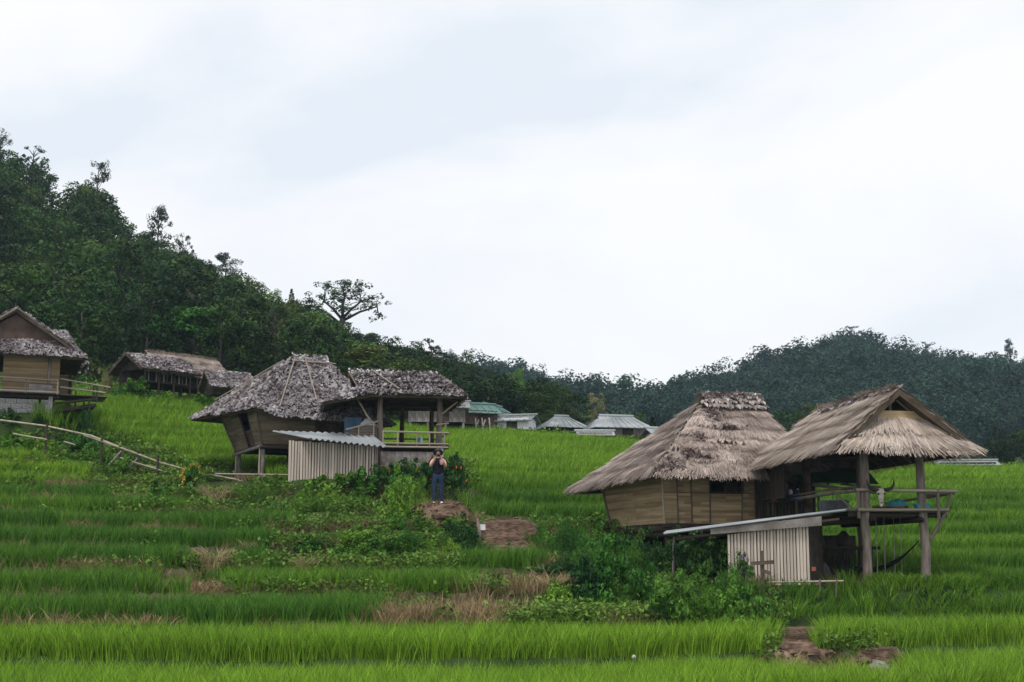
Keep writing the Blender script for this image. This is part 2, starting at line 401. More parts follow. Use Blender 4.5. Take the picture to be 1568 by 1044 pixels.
def ground_mat():
    m = M('ground_cover', (.012, .03, .008), (.035, .06, .018), .8, .95, bump=.7, bscale=6)
    t = m.node_tree; N = t.nodes.new; L = t.links.new; b = t.nodes['Principled BSDF']
    base = b.inputs['Base Color'].links[0].from_socket
    n = N('ShaderNodeTexNoise'); n.inputs['Scale'].default_value = 2.5; n.inputs['Detail'].default_value = 8
    tcx = N('ShaderNodeTexCoord'); L(tcx.outputs['Object'], n.inputs['Vector'])
    r = N('ShaderNodeValToRGB'); r.color_ramp.elements[0].position = .35; r.color_ramp.elements[1].position = .68
    r.color_ramp.elements[0].color = (.085, .05, .034, 1); r.color_ramp.elements[1].color = (.26, .18, .13, 1)
    L(n.outputs[0], r.inputs[0])
    a = N('ShaderNodeAttribute'); a.attribute_name = 'earth'
    mx = N('ShaderNodeMix'); mx.data_type = 'RGBA'
    L(a.outputs['Fac'], mx.inputs['Factor']); L(base, mx.inputs['A']); L(r.outputs[0], mx.inputs['B'])
    L(mx.outputs['Result'], b.inputs['Base Color'])
    return m
me.materials.append(ground_mat())
ground = bpy.data.objects.new('ground', me); C.objects.link(ground); structure(ground)
# far wooded hills behind the village
RPX = np.array([-1300, 300, 700, 740, 800, 860, 900, 960, 1000, 1050, 1130, 1220, 1300, 1400, 1500, 1568, 1750, 2100, 2900.])
RPY = np.array([576, 576, 576, 582, 594, 616, 630, 636, 632, 616, 594, 560, 536, 560, 580, 578, 600, 590, 600.])
hc = np.linspace(-1290, 2890, 240); hy = np.linspace(265, 620, 90)
HP, HY = np.meshgrid(hc, hy); HX = (HP - 784) / FPX * HY
def zhill(X, Y):
    px = 784 + FPX * X / Y
    rp = np.interp(px, RPX, RPY)
    zr = ((870 - rp - 22) / FPX) * 470
    t = np.clip((Y - 270) / 200, 0, 1); up = t ** .85
    dn = np.clip((Y - 470) / 150, 0, 1)
    z0 = 20.0
    return z0 + (zr - z0) * up - dn * 45 + 9 * (fbm(X / 40, Y / 40, 4, 31) - .47) * np.clip(t * 3, 0, 1) * (1 - t) ** .7
HZ = zhill(HX, HY)
hm = bpy.data.meshes.new('hill'); nr, nc = HX.shape
idx = np.arange(nr * nc).reshape(nr, nc); q = np.stack([idx[:-1, :-1], idx[:-1, 1:], idx[1:, 1:], idx[1:, :-1]], -1).reshape(-1, 4)
hm.from_pydata(np.stack([HX, HY, HZ], -1).reshape(-1, 3).tolist(), [], q.tolist()); hm.update()
hm.materials.append(M('hill_floor', (.008, .018, .010), (.014, .03, .016), .05, .95))
hill = bpy.data.objects.new('hill', hm); C.objects.link(hill); structure(hill)

# ------------------------------------------------------------------ scattering for the uncountable (rice, weeds, dry grass, far wood)
def hidden(objs, name):
    col = bpy.data.collections.new(name)
    for o in objs: col.objects.link(o)
    return col
def scatter(name, label, pts, rot, scl, tint, col, nproto):
    N = len(pts); me = bpy.data.meshes.new(name)
    me.vertices.add(N); me.vertices.foreach_set('co', np.asarray(pts, np.float32).ravel())
    def att(n, t, v):
        a = me.attributes.new(n, t, 'POINT'); a.data.foreach_set('vector' if t == 'FLOAT_VECTOR' else 'value', np.ascontiguousarray(v).ravel())
    att('rot', 'FLOAT_VECTOR', np.asarray(rot, np.float32)); att('scl', 'FLOAT_VECTOR', np.asarray(scl, np.float32))
    att('tint', 'FLOAT', np.asarray(tint, np.float32)); att('pick', 'INT', RNG.integers(0, nproto, N).astype(np.int32))
    o = bpy.data.objects.new(name, me); C.objects.link(o)
    ng = bpy.data.node_groups.new(name + '_nodes', 'GeometryNodeTree')
    ng.interface.new_socket('Geometry', in_out='INPUT', socket_type='NodeSocketGeometry')
    ng.interface.new_socket('Geometry', in_out='OUTPUT', socket_type='NodeSocketGeometry')
    N_ = ng.nodes.new; L = ng.links.new
    gi = N_('NodeGroupInput'); go = N_('NodeGroupOutput'); ip = N_('GeometryNodeInstanceOnPoints')
    ci = N_('GeometryNodeCollectionInfo'); ci.inputs['Collection'].default_value = col
    ci.inputs['Separate Children'].default_value = True; ci.inputs['Reset Children'].default_value = True
    def na(n, t):
        a = N_('GeometryNodeInputNamedAttribute'); a.data_type = t; a.inputs['Name'].default_value = n
        return a.outputs['Attribute']
    L(gi.outputs[0], ip.inputs['Points']); L(ci.outputs[0], ip.inputs['Instance'])
    ip.inputs['Pick Instance'].default_value = True
    L(na('pick', 'INT'), ip.inputs['Instance Index'])
    er = N_('FunctionNodeEulerToRotation'); L(na('rot', 'FLOAT_VECTOR'), er.inputs[0]); L(er.outputs[0], ip.inputs['Rotation'])
    L(na('scl', 'FLOAT_VECTOR'), ip.inputs['Scale']); L(ip.outputs[0], go.inputs[0])
    md = o.modifiers.new('scatter', 'NODES'); md.node_group = ng
    o['label'] = label; o['kind'] = 'stuff'
    return o
def blades(n, spread, hmin, hmax, width, lean, droop, seed, seg=3):
    r = np.random.default_rng(seed); mb = MB()
    a = r.uniform(0, 6.283, n); rad = spread * np.sqrt(r.uniform(0, 1, n))
    base = np.stack([rad * np.cos(a), rad * np.sin(a), np.full(n, -.05)], -1)
    h = r.uniform(hmin, hmax, n); d = a + r.normal(0, .7, n)
    dirx = np.stack([np.cos(d), np.sin(d), 0 * d], -1); side = np.stack([-np.sin(d), np.cos(d), 0 * d], -1)
    # twist the flat of the blade so that it faces every way
    tw = r.uniform(0, 6.283, n); side = side * np.cos(tw)[:, None] + dirx * np.sin(tw)[:, None]
    ln = r.uniform(.3, 1, n) * lean; dr = r.uniform(.3, 1, n) * droop
    pr = []
    for k in range(seg + 1):
        t = k / seg
        p = base + dirx * (h * (ln * t + dr * t ** 3))[:, None]; p[:, 2] += h * (t - .45 * dr * t ** 3) 
        w = width * (1 - t) ** .6 * r.uniform(.8, 1.2, n)
        if k == 0: w = np.full(n, width * .7)
        pr.append((p - side * (w / 2)[:, None], p + side * (w / 2)[:, None]))
    rv = r.uniform(0, 1, n)
    for k in range(seg):
        (a0, a1), (b0, b1) = pr[k], pr[k + 1]
        if k == seg - 1: mb.quads(np.stack([a0, a1, (b0 + b1) / 2], 1), rv, 3)
        else: mb.quads(np.stack([a0, a1, b1, b0], 1), rv)
    return mb
rice_p = hidden([bpy.data.objects.new('rice_clump', blades(44, .16, .46, .80, .021, .14, .34, 100 + i).mesh('rice_clump', G['rice'])) for i in range(5)], 'rice_clumps')
dry_p = hidden([bpy.data.objects.new('dry_clump', blades(30, .16, .12, .40, .018, .5, .5, 200 + i).mesh('dry_clump', G['dry'])) for i in range(4)], 'dry_clumps')
def weedclump(seed):
    r = np.random.default_rng(seed); mb = MB(); n = 46
    c = np.stack([r.normal(0, .14, n), r.normal(0, .14, n), r.uniform(.03, .36, n)], -1)
    nn = r.normal(0, .6, (n, 3)); nn[:, 2] += .9; nn /= np.linalg.norm(nn, axis=1)[:, None]
    a = np.cross(nn, r.normal(0, 1, (n, 3))); a /= np.linalg.norm(a, axis=1)[:, None]; b = np.cross(nn, a); s = r.uniform(.03, .075, n)[:, None]
    mb.quads(np.stack([c - a * s, c - b * s * .55, c + a * s, c + b * s * .55], 1), r.uniform(0, 1, n))
    return mb
weed_p = hidden([bpy.data.objects.new('weed_clump', weedclump(300 + i).mesh('weed_clump', G['weed'])) for i in range(4)] +
                [bpy.data.objects.new('weed_blades', blades(22, .14, .15, .42, .02, .5, .5, 310 + i).mesh('weed_blades', G['weed'])) for i in range(2)], 'weed_clumps')
def grid(y0, y1, sp, margin=110):
    ys = np.arange(y0, y1, sp); P = []
    for y in ys:
        xs = np.arange((-margin - 784) / FPX * y, (1568 + margin - 784) / FPX * y, sp)
        P.append(np.stack([xs + RNG.uniform(-.42, .42, len(xs)) * sp, np.full(len(xs), y) + RNG.uniform(-.42, .42, len(xs)) * sp], -1))
    P = np.concatenate(P); z, rs = zground(P[:, 0], P[:, 1], True)
    return P[:, 0], P[:, 1], z, rs
def rotz(n, tilt=.08): return np.stack([RNG.normal(0, tilt, n), RNG.normal(0, tilt, n), RNG.uniform(0, 6.283, n)], -1)
# buildings' footprints where nothing grows
FOOT = [(P_PAV.x, P_PAV.y + .6, 2.0), (P_SHED.x, P_SHED.y + .3, 1.6), (P_HUT.x + .8, P_HUT.y, 2.6), (P_LHUT.x + .5, P_LHUT.y + 1, 2.6), (P_LPAV.x, P_LPAV.y + .6, 1.9), (P_LSHED.x, P_LSHED.y, 1.9), (P_FAR.x - 1, P_FAR.y + 1.2, 3.9), (P_FAR.x - .2, P_FAR.y - 4.0, 2.0), (P_LHUT.x - .8, P_LHUT.y - 2.2, 1.3), (P_PAV.x + .4, P_PAV.y - 1.0, 1.35), (P_PAV.x - 1.6, P_PAV.y - 1.0, 1.3)]
def infoot(X, Y):
    f = np.zeros(X.shape, bool)
    for (a, b, r) in FOOT: f |= np.hypot(X - a, Y - b) < r
    return f
parts = []
for (y0, y1, sp, ws) in ((17, 30, .18, 1.0), (30, 44, .21, 1.05), (44, 60, .26, 1.25), (60, 76, .33, 1.5), (76, 97, .42, 1.9)):
    X, Y, Z, rs = grid(y0, y1, sp); px, py, d, w = regions(X, Y, Z)
    parts.append(np.stack([X, Y, Z, rs, px, py, d, w, np.full(len(X), ws)], -1))
A = np.concatenate(parts)
X, Y, Z, rs, px, py, dd, ww, ws = A.T
foot = infoot(X, Y)
ok = ~(dd > .5) & ~(ww > .5) & ~foot & (rs < .5)
# dry or trampled strips along the lower edge of the left-hand terraces
strip = (px < 620) & (py > 735) & (py < 965) & (rs > .5)
bare = (vnoise(X / 2.6, Y / .9, 41) > .80) & (px < 620) & (py > 740) & (py < 960)
behind = (Y > 84) & ((px < 330) | ((px > 690) & (Y > 93)))
ok &= ~bare & ~behind
tn = .26 * (fbm(X / 5, Y / 3.5, 3, 51) - .45) * 2
mid_left = np.clip(1 - np.maximum(np.abs(py - 860) - 95, 0) / 25, 0, 1) * np.clip((1010 - px) / 60, 0, 1)
right_mid = np.clip(1 - np.maximum(np.abs(py - 860) - 90, 0) / 30, 0, 1) * np.clip((px - 950) / 60, 0, 1)
tint = np.clip(.80 + tn - .42 * mid_left - .34 * right_mid + RNG.normal(0, .06, len(X)), 0, 1)
reg = np.where(py > 965, 0, np.where((py > 735) & (px < 1000), 1, np.where((px > 1000) & (py > 800), 2, np.where(px < 560, 3, 4))))
RL = ['bright green young rice filling the terraces along the bottom of the view', 'dark green rice on the terraces below the path on the left',
      'green rice on the terraces in front of and beside the straw roofed pavilion', 'yellow green rice on the slope behind the bamboo rail fence',
      'yellow green rice on the long slope below the village houses']
for k in range(5):
    s = ok & (reg == k); n = int(s.sum())
    hs = RNG.uniform(.72, 1.14, n) * (0.92 + .2 * vnoise(X[s] / 3, Y[s] / 2, 61))
    low = np.zeros(n, bool)
    for (a_, b_, r_) in ((P_PAV.x + .4, P_PAV.y - 2.4, 1.5), (P_SHED.x + .5, P_SHED.y - 1.1, 1.35), (P_PAV.x + 1.6, P_PAV.y - 1.6, 1.5)): low |= np.hypot(X[s] - a_, Y[s] - b_) < r_
    hs = np.where(low, hs * .55, hs)
    scatter('rice_field', RL[k], np.stack([X[s], Y[s], Z[s]], -1), rotz(n), np.stack([ws[s], ws[s], hs], -1), tint[s], rice_p, 5)
# dry grass on terrace edges, bare strips and the tan bank
tan1 = inpoly(px, py, [(560, 972), (565, 935), (640, 918), (740, 900), (800, 905), (830, 868), (900, 880), (900, 905), (820, 930), (800, 972)])
tan2 = inpoly(px, py, [(1160, 998), (1285, 1004), (1290, 1060), (1150, 1060)])
tan3 = (ww > .5) & (vnoise(X / 1.2, Y / 1.2, 71) > .68)
dsel = ((strip & (vnoise(X / 3, Y / 3, 73) > .42)) | (bare & ~foot) | (tan1 & (vnoise(X / .8, Y / .8, 74) > .22)) | (tan2 & (vnoise(X / .5, Y / .5, 75) > .4)) | tan3) & (Y < 62)
n = int(dsel.sum())
scatter('dry_grass', 'tan dry grass along the terrace edges and on the bank in the middle', np.stack([X, Y, Z], -1)[dsel], rotz(n, .15),
        np.stack([ws[dsel] * 1.2] * 2 + [RNG.uniform(.7, 1.5, n) * (1 + .5 * tan1[dsel])], -1), np.clip(RNG.normal(.45, .25, n), 0, 1), dry_p, 4)
peb = []
for i in range(4):
    r_ = np.random.default_rng(350 + i); mb = MB()
    for k in range(6):
        c = (r_.normal(0, .16), r_.normal(0, .16), .012); q = r_.uniform(.018, .06); mb.ball(c, (q, q * r_.uniform(.6, 1), q * .6), 6, 4)
    peb.append(bpy.data.objects.new('clod', mb.mesh('clod', G['dirt'])))
peb = hidden(peb, 'clods')
psel = (dd > .5) & (Y < 50); n = int(psel.sum())
scatter('clods', 'small clods and stones on the bare earth of the path', np.stack([X, Y, Z], -1)[psel], rotz(n), np.ones((n, 3)) * RNG.uniform(.6, 1.6, (n, 1)), np.ones(n) * .5, peb, 4)
tan3 |= (dd > .5) & (RNG.uniform(0, 1, len(X)) < .05)
dsel2 = (dd > .5) & (RNG.uniform(0, 1, len(X)) < .10)
n = int(dsel2.sum())
scatter('dry_grass', 'sparse dry grass tufts growing on the bare earth of the path', np.stack([X, Y, Z], -1)[dsel2], rotz(n, .2), np.ones((n, 3)) * RNG.uniform(.4, 1.0, (n, 1)), RNG.uniform(.2, .8, n), dry_p, 4)
wsel = ((ww > .5) & ~(tan1 & (vnoise(X / .8, Y / .8, 74) > .26)) & (RNG.uniform(0, 1, len(X)) < .85) | (rs > .5) & (vnoise(X / 2, Y / 2, 77) > .60) & (px < 620) & (py > 700) & (py < 950)) & ~foot & ~(dd > .5) & (Y < 80)
wsel |= behind & (Y < 97) & (RNG.uniform(0, 1, len(X)) < .7)
n = int(wsel.sum())
scatter('weeds', 'low green weeds on the banks and terrace edges', np.stack([X, Y, Z], -1)[wsel], rotz(n, .15),
        np.stack([ws[wsel] * 1.15] * 2 + [RNG.uniform(.6, 1.3, n) * np.clip(ws[wsel], 1, 1.6)], -1), np.clip(.55 + .9 * (fbm(X[wsel] / 2.5, Y[wsel] / 2.5, 3, 81) - .45) + RNG.normal(0, .12, n), 0, 1), weed_p, 6)
# ------------------------------------------------------------------ roof covers
def _n(v): return v / np.maximum(np.linalg.norm(v, axis=-1, keepdims=True), 1e-9)
def cover(mb, quad, kind, course=None, step=None, seed=0, bump=.05, fringe=True, dens=1.0):
    """rows of leaves or straw laid on a roof face; quad = eave left, eave right, ridge right, ridge left"""
    r = np.random.default_rng(seed + 1000)
    e0, e1, r1, r0 = [np.array(p, float) for p in quad]
    slope = np.linalg.norm((r0 + r1) / 2 - (e0 + e1) / 2)
    if kind == 'leaf': course = course or .095; step = step or .05; L, wd = .21, .095
    else: course = course or .10; step = step or .021; L, wd = .46, .024
    step /= dens
    nrow = max(2, int(slope / course)); U, Vv = [], []
    for j in range(nrow + 1):
        v = j / nrow * .985; ln = np.linalg.norm((e1 * (1 - v) + r1 * v) - (e0 * (1 - v) + r0 * v)); k = max(2, int(ln / step))
        if j == 0 and fringe and kind != 'leaf': k = int(k * 1.8)
        U.append((np.arange(k) + r.uniform(.1, .9, k)) / k); Vv.append(np.full(k, v) + r.normal(0, .25 / nrow, k) * (j > 0))
    U = np.concatenate(U); Vv = np.clip(np.concatenate(Vv), 0, 1); n = len(U)
    E = e0 + (e1 - e0) * U[:, None]; Rg = r0 + (r1 - r0) * U[:, None]
    P = E + (Rg - E) * Vv[:, None]
    d = _n(E - Rg); s = _n(np.broadcast_to(e1 - e0, d.shape) + 1e-9); nn = _n(np.cross(s, -d)); s = np.cross(nn, d) * -1
    if nn[:, 2].mean() < 0: nn = -nn
    wob = bump * 2 * (fbm(P[:, 0] * 1.1 + seed, P[:, 1] * 1.1 + P[:, 2] * 1.3, 3, 17 + seed) - .45)
    nl = max(1, round(slope / .62)); lay = (Vv * nl + .35 * (fbm(U * 9 + seed, Vv * 0 + seed, 2, 4) - .45)) % 1
    P = P + nn * (wob + .02 + (.055 if kind != 'leaf' else .03) * (1 - lay) ** 1.5)[:, None]
    ang = r.normal(0, .30 if kind == 'leaf' else .13, n)
    if kind != 'leaf': ang += .5 * (fbm(P[:, 0] * 2, P[:, 2] * 2 + P[:, 1], 2, 3) - .4)
    dd = d * np.cos(ang)[:, None] + s * np.sin(ang)[:, None]; ss = _n(np.cross(nn, dd))
    Lr = L * r.uniform(.7, 1.25, n)
    if kind == 'leaf':
        w = wd * r.uniform(.7, 1.3, n); lift = r.uniform(.02, .10, n); roll = r.normal(0, .035, n)
        b = P - dd * (Lr * .45)[:, None] + nn * .012; tip = P + dd * (Lr * .55)[:, None] + nn * lift[:, None]
        mid = (b + tip) / 2 + nn * .02
        rv = np.clip(.5 + .9 * (fbm(P[:, 0] * 3, P[:, 1] * 3 + P[:, 2] * 3, 2, 5) - .42) + r.normal(0, .24, n), 0, 1)
        lft = mid - ss * (w / 2)[:, None] + nn * roll[:, None]; rgt = mid + ss * (w / 2)[:, None] - nn * roll[:, None]
        mb.quads(np.stack([b, rgt, tip, lft], 1), rv)
    else:
        w = wd * r.uniform(.6, 1.4, n); lift = r.uniform(.02, .075, n)
        b = P - dd * (Lr * .5)[:, None] + nn * .005; tip = P + dd * (Lr * .5)[:, None] + nn * lift[:, None]
        low = Vv < .06; tip[low, 2] -= r.uniform(0, .10, low.sum()); 
        rv = np.clip(.5 + .9 * (fbm(P[:, 0] * 2.2, P[:, 1] * 2.2 + P[:, 2] * 2.2, 3, 5) - .42) + r.normal(0, .20, n), 0, 1)
        rag = r.uniform(0, 1, n) < .02; tip[rag] += nn[rag] * .07
        mb.quads(np.stack([b - ss * (w / 2)[:, None], b + ss * (w / 2)[:, None], tip + ss * (w * .25)[:, None], tip - ss * (w * .25)[:, None]], 1), rv)
def roof(parent, faces, kind, mat, th=.12, seed=0, name='roof', cname=None, step=None, bump=.05, dens=1.0, under='thatch_edge'):
    mb = MB()
    for q in faces:
        q2 = [q[0], q[1], q[2]] + ([q[3]] if np.linalg.norm(np.array(q[3]) - np.array(q[2])) > .02 else [])
        mb.slab(q2, th)
    ro = mb.build(name, G[under], parent)
    cb = MB()
    for i, q in enumerate(faces): cover(cb, q, kind, seed=seed + i, step=step, bump=bump, dens=dens)
    c = cb.build(cname or ('leaf_cover' if kind == 'leaf' else 'thatch'), mat, ro); c['kind'] = 'stuff'
    return ro
def ridge_leaves(parent, a, b, w, mat, n, seed, name='ridge_cap', size=.22):
    """dry leaves folded over the ridge, a mound of them"""
    r = np.random.default_rng(seed); a = np.array(a); b = np.array(b); mb = MB()
    d = _n(b - a); s = _n(np.cross(d, [0, 0, 1.]))
    t = r.uniform(-.02, 1.02, n); k = r.uniform(-1, 1, n)
    P = a + (b - a) * t[:, None] + s * (k * w)[:, None] + np.stack([0 * k, 0 * k, .06 - np.abs(k) * w * .75 + r.uniform(0, .06, n)], -1)
    down = _n(s * np.sign(k)[:, None] + np.array([0, 0, -.75])); along = _n(d + r.normal(0, .25, (n, 3)))
    up = np.cross(along, down); L = size * r.uniform(.7, 1.3, n)[:, None]; ww = size * .5 * r.uniform(.7, 1.2, n)[:, None]
    lift = np.array([0, 0, 1]) * r.uniform(0, .06, n)[:, None]
    mb.quads(np.stack([P - down * L / 2, P + along * ww / 2, P + down * L / 2 + lift, P - along * ww / 2], 1), r.uniform(0, 1, n))
    o = mb.build(name, mat, parent); o['kind'] = 'stuff'; return o
def local(T, px, py, Y): return T @ W(px, py, Y)
def inv(t): 
    return (Matrix.Translation(t.location) @ Matrix.Rotation(t.rotation_euler.z, 4, 'Z')).inverted()
# unit pieces that share their mesh: a round pole and a plank
_unit = {}
def unit(kind, mat):
    k = (kind, mat)
    if k not in _unit:
        mb = MB()
        if kind == 'pole': mb.tube([(0, 0, -.5), (0, 0, -.17), (0, 0, .17), (0, 0, .5)], [1, .95, .98, .88], 8)
        elif kind == 'half': mb.tube([(0, 0, -.5), (0, 0, .5)], [1, .97], 6)
        else: mb.box((0, 0, 0), (1, 1, 1))
        _unit[k] = mb.mesh(kind, G[mat], kind == 'pole')
    return _unit[k]
def pole(name, a, b, r, mat, parent, kind='pole', r2=None):
    a = Vector(a); b = Vector(b); d = b - a
    o = bpy.data.objects.new(name, unit(kind, mat)); C.objects.link(o); o.parent = parent
    o.location = (a + b) / 2; o.rotation_euler = d.to_track_quat('Z', 'Y').to_euler(); o.scale = (r, r2 or r, d.length)
    return o
def plank(name, c, size, mat, parent, rot=(0, 0, 0)):
    o = bpy.data.objects.new(name, unit('plank', mat)); C.objects.link(o); o.parent = parent
    o.location = c; o.scale = size; o.rotation_euler = rot
    return o
def post(name, a, b, r, mat, parent, seed=0, n=9):
    rr = random.Random(seed); a = Vector(a); b = Vector(b); mb = MB(); pts, rad = [], []
    for i in range(7):
        t = i / 6; j = .25 * r if 0 < i < 6 else 0
        pts.append(a.lerp(b, t) + Vector((rr.uniform(-j, j), rr.uniform(-j, j), 0))); rad.append(r * (1.08 - .2 * t) * rr.uniform(.93, 1.07))
    mb.tube(pts, rad, n); return mb.build(name, G[mat], parent, True)
def slatted(name, a, b, z0a, z0b, th, mat, parent, vert=True, w=.1, seed=0, top=None):
    """wall of upright split-bamboo slats from a to b, each slat a piece"""
    rr = random.Random(seed); a = Vector(a); b = Vector(b); L = (b - a).length; n = int(L / w); d = (b - a).normalized()
    ang = math.atan2(d.y, d.x)
    for i in range(n):
        t = (i + .5) / n; p = a.lerp(b, t); zt = z0a[1] + (z0b[1] - z0a[1]) * t + rr.uniform(-.02, .02); zb = z0a[0] + (z0b[0] - z0a[0]) * t + rr.uniform(-.02, .02)
        o = bpy.data.objects.new('slat', unit('half', mat)); C.objects.link(o); o.parent = parent
        o.location = (p.x, p.y + rr.uniform(-.012, .012), (zt + zb) / 2); o.scale = (w * rr.uniform(.36, .46), th, zt - zb); o.rotation_euler = (0, rr.uniform(-.008, .008), ang)
def matwall(name, p, mat, parent, rows=None, seed=0, label=None, lift=.02):
    """woven bamboo panel: horizontal strips, each slightly proud or set back; p = bottom left, bottom right, top right, top left"""
    rr = random.Random(seed); p = [np.array(q, float) for q in p]; mb = MB()
    h = np.linalg.norm(p[3] - p[0]); rows = rows or max(2, int(h / .075)); n = np.cross(p[1] - p[0], p[3] - p[0]); n /= np.linalg.norm(n)
    mb.slab([q - n * .012 for q in p], .03, .5)
    for i in range(rows):
        t0 = (i + .06) / rows; t1 = (i + .94) / rows; o = rr.uniform(.0, .012)
        k = 1 if rr.random() < .6 else 2
        for j in range(k):
            u0, u1 = j / k + .004, (j + 1) / k - .004
            def P(u, t): return (p[0] * (1 - u) + p[1] * u) * (1 - t) + (p[3] * (1 - u) + p[2] * u) * t + n * o
            mb.slab([P(u0, t0), P(u1, t0), P(u1, t1), P(u0, t1)], .010)
    return mb.build(name, G[mat], parent, label=label)
def corrugated(name, q, mat, parent, wave=.15, amp=.028, th=.012, label=None, along=0):
    """q = a, b, c, d with the corrugations crossing edge a-b"""
    a, b, c, d = [np.array(x, float) for x in q]; n = np.cross(b - a, d - a); n /= np.linalg.norm(n)
    if n[2] < 0: n = -n
    L = np.linalg.norm(b - a); k = int(L / wave * 6) + 1; mb = MB(); vs_ = []
    for side in (0, -th):
        for i in range(k + 1):
            u = i / k; o = n * (amp * math.sin(u * L / wave * 2 * math.pi) + side)
            vs_ += [a + (b - a) * u + o, d + (c - d) * u + o]
    f = []
    m = 2 * (k + 1)
    for i in range(k):
        f += [(2 * i, 2 * i + 2, 2 * i + 3, 2 * i + 1), (m + 2 * i, m + 2 * i + 1, m + 2 * i + 3, m + 2 * i + 2),
              (2 * i, m + 2 * i, m + 2 * i + 2, 2 * i + 2), (2 * i + 1, 2 * i + 3, m + 2 * i + 3, m + 2 * i + 1)]
    mb.add(vs_, f, .5)
    return mb.build(name, G[mat], parent, label=label)

# ------------------------------------------------------------------ RIGHT: thatched hut
def org(px, py, Y): return W(px, py, Y)
t = thing('thatched_hut', 'thatched hut with woven bamboo walls, its grey hipped roof topped by a leaf ridge cap', 'hut', org(1020, 898, 42.6), math.radians(19))
H = t; H.scale = (1.078,) * 3
fl = 1.72
# walls flare outwards; corners bottom: (0,0) (3.15,0) (0,3.7)
wt = 3.25
A0, B0 = (0, 0, fl), (3.15, 0, fl); A1, B1 = (-.12, -.10, wt), (3.2, -.10, wt)
D0, D1 = (0, 3.7, fl), (-.35, 3.8, wt); E0, E1 = (3.15, 3.7, fl), (3.2, 3.8, wt)
def lerp3(a, b, t): return tuple(a[i] * (1 - t) + b[i] * t for i in range(3))
xs = [0, .40, .82, 1.38, 2.36, 2.78, 3.15]; mids = .56
for i in range(len(xs) - 1):
    u0, u1 = xs[i] / 3.15, xs[i + 1] / 3.15
    bl, br, tl, tr = lerp3(A0, B0, u0), lerp3(A0, B0, u1), lerp3(A1, B1, u0), lerp3(A1, B1, u1)
    ml, mr = lerp3(bl, tl, mids), lerp3(br, tr, mids)
    matwall('wall_panel', [bl, br, lerp3(br, tr, mids - .01), lerp3(bl, tl, mids - .01)], 'mat', H, seed=i)
    if i != 3: matwall('wall_panel', [ml, mr, tr, tl], 'mat', H, seed=20 + i)
    if i: pole('batten', (bl[0], bl[1] - .03, bl[2] + .02), (tl[0], tl[1] - .03, tl[2]), .022, 'bamboo_dark', H)
# window opening in the fourth bay: frame, dark inside, shutter leaning
u0, u1 = xs[3] / 3.15, xs[4] / 3.15
wl0, wr0 = lerp3(lerp3(A0, B0, u0), lerp3(A1, B1, u0), mids), lerp3(lerp3(A0, B0, u1), lerp3(A1, B1, u1), mids)
wl1, wr1 = lerp3(lerp3(A0, B0, u0), lerp3(A1, B1, u0), .97), lerp3(lerp3(A0, B0, u1), lerp3(A1, B1, u1), .97)
wf = MB()
for a, b in ((wl0, wr0), (wr0, wr1), (wr1, wl1), (wl1, wl0)): wf.beam(Vector(a) + Vector((0, -.035, 0)), Vector(b) + Vector((0, -.035, 0)), .045)
win = wf.build('window', G['darkwood'], H)
sh = MB(); sh.slab([Vector(wl0).lerp(Vector(wr0), .50) + Vector((0, .10, .04)), Vector(wr0) + Vector((-.03, .25, .04)), Vector(wr1) + Vector((-.03, .25, -.04)), Vector(wl1).lerp(Vector(wr1), .62) + Vector((0, .10, -.04))], .02)
sh.build('shutter', G['darkwood'], win)
matwall('wall_panel', [D0, A0, A1, D1], 'mat', H, seed=50)
matwall('wall_panel', [B0, E0, E1, B1], 'mat', H, seed=51); matwall('wall_panel', [E0, D0, D1, E1], 'mat', H, seed=52)
pole('corner_post', (-.02, -.02, fl - .1), (-.14, -.12, wt + .1), .035, 'bamboo', H); pole('corner_post', (3.17, -.03, fl - .1), (3.22, -.12, wt + .1), .035, 'bamboo_dark', H)
pole('corner_post', (-.03, 3.7, fl - .1), (-.37, 3.8, wt), .035, 'bamboo_dark', H)
mb = MB(); mb.box((1.57, 1.85, fl - .06), (3.3, 3.9, .09)); mb.build('floor', G['darkwood'], H)
for y in (.05, 1.2, 2.4, 3.6): pole('floor_beam', (-.45, y, fl - .17), (3.5, y, fl - .17), .07, 'darkwood', H)
for x in (.15, 1.6, 3.0): pole('floor_beam', (x, -.25, fl - .30), (x, 4.1, fl - .30), .075, 'darkwood', H)
for x in (.2, 3.0):
    for y in (.3, 3.5): post('post', (x, y, -.4), (x, y, fl - .25), .10, 'darkwood', H, seed=int(x * 10 + y))
post('post', (1.05, -.1, -.4), (1.05, -.1, fl - .1), .055, 'greywood', H, seed=9)
zr = 5.32
FL, FR, BR, BL = (-.72, -.95, 3.02), (4.9, -.95, 3.02), (5.3, 5.0, 3.05), (-.85, 5.0, 2.86)
RL_, RR_ = (2.15, 1.95, zr), (4.0, 1.95, zr)
roof(H, [(FL, FR, RR_, RL_), (BL, FL, RL_, RL_), (FR, BR, RR_, RR_), (BR, BL, RL_, RR_)], 'thatch', G['thatch'], .14, seed=3, dens=1.15, bump=.07)
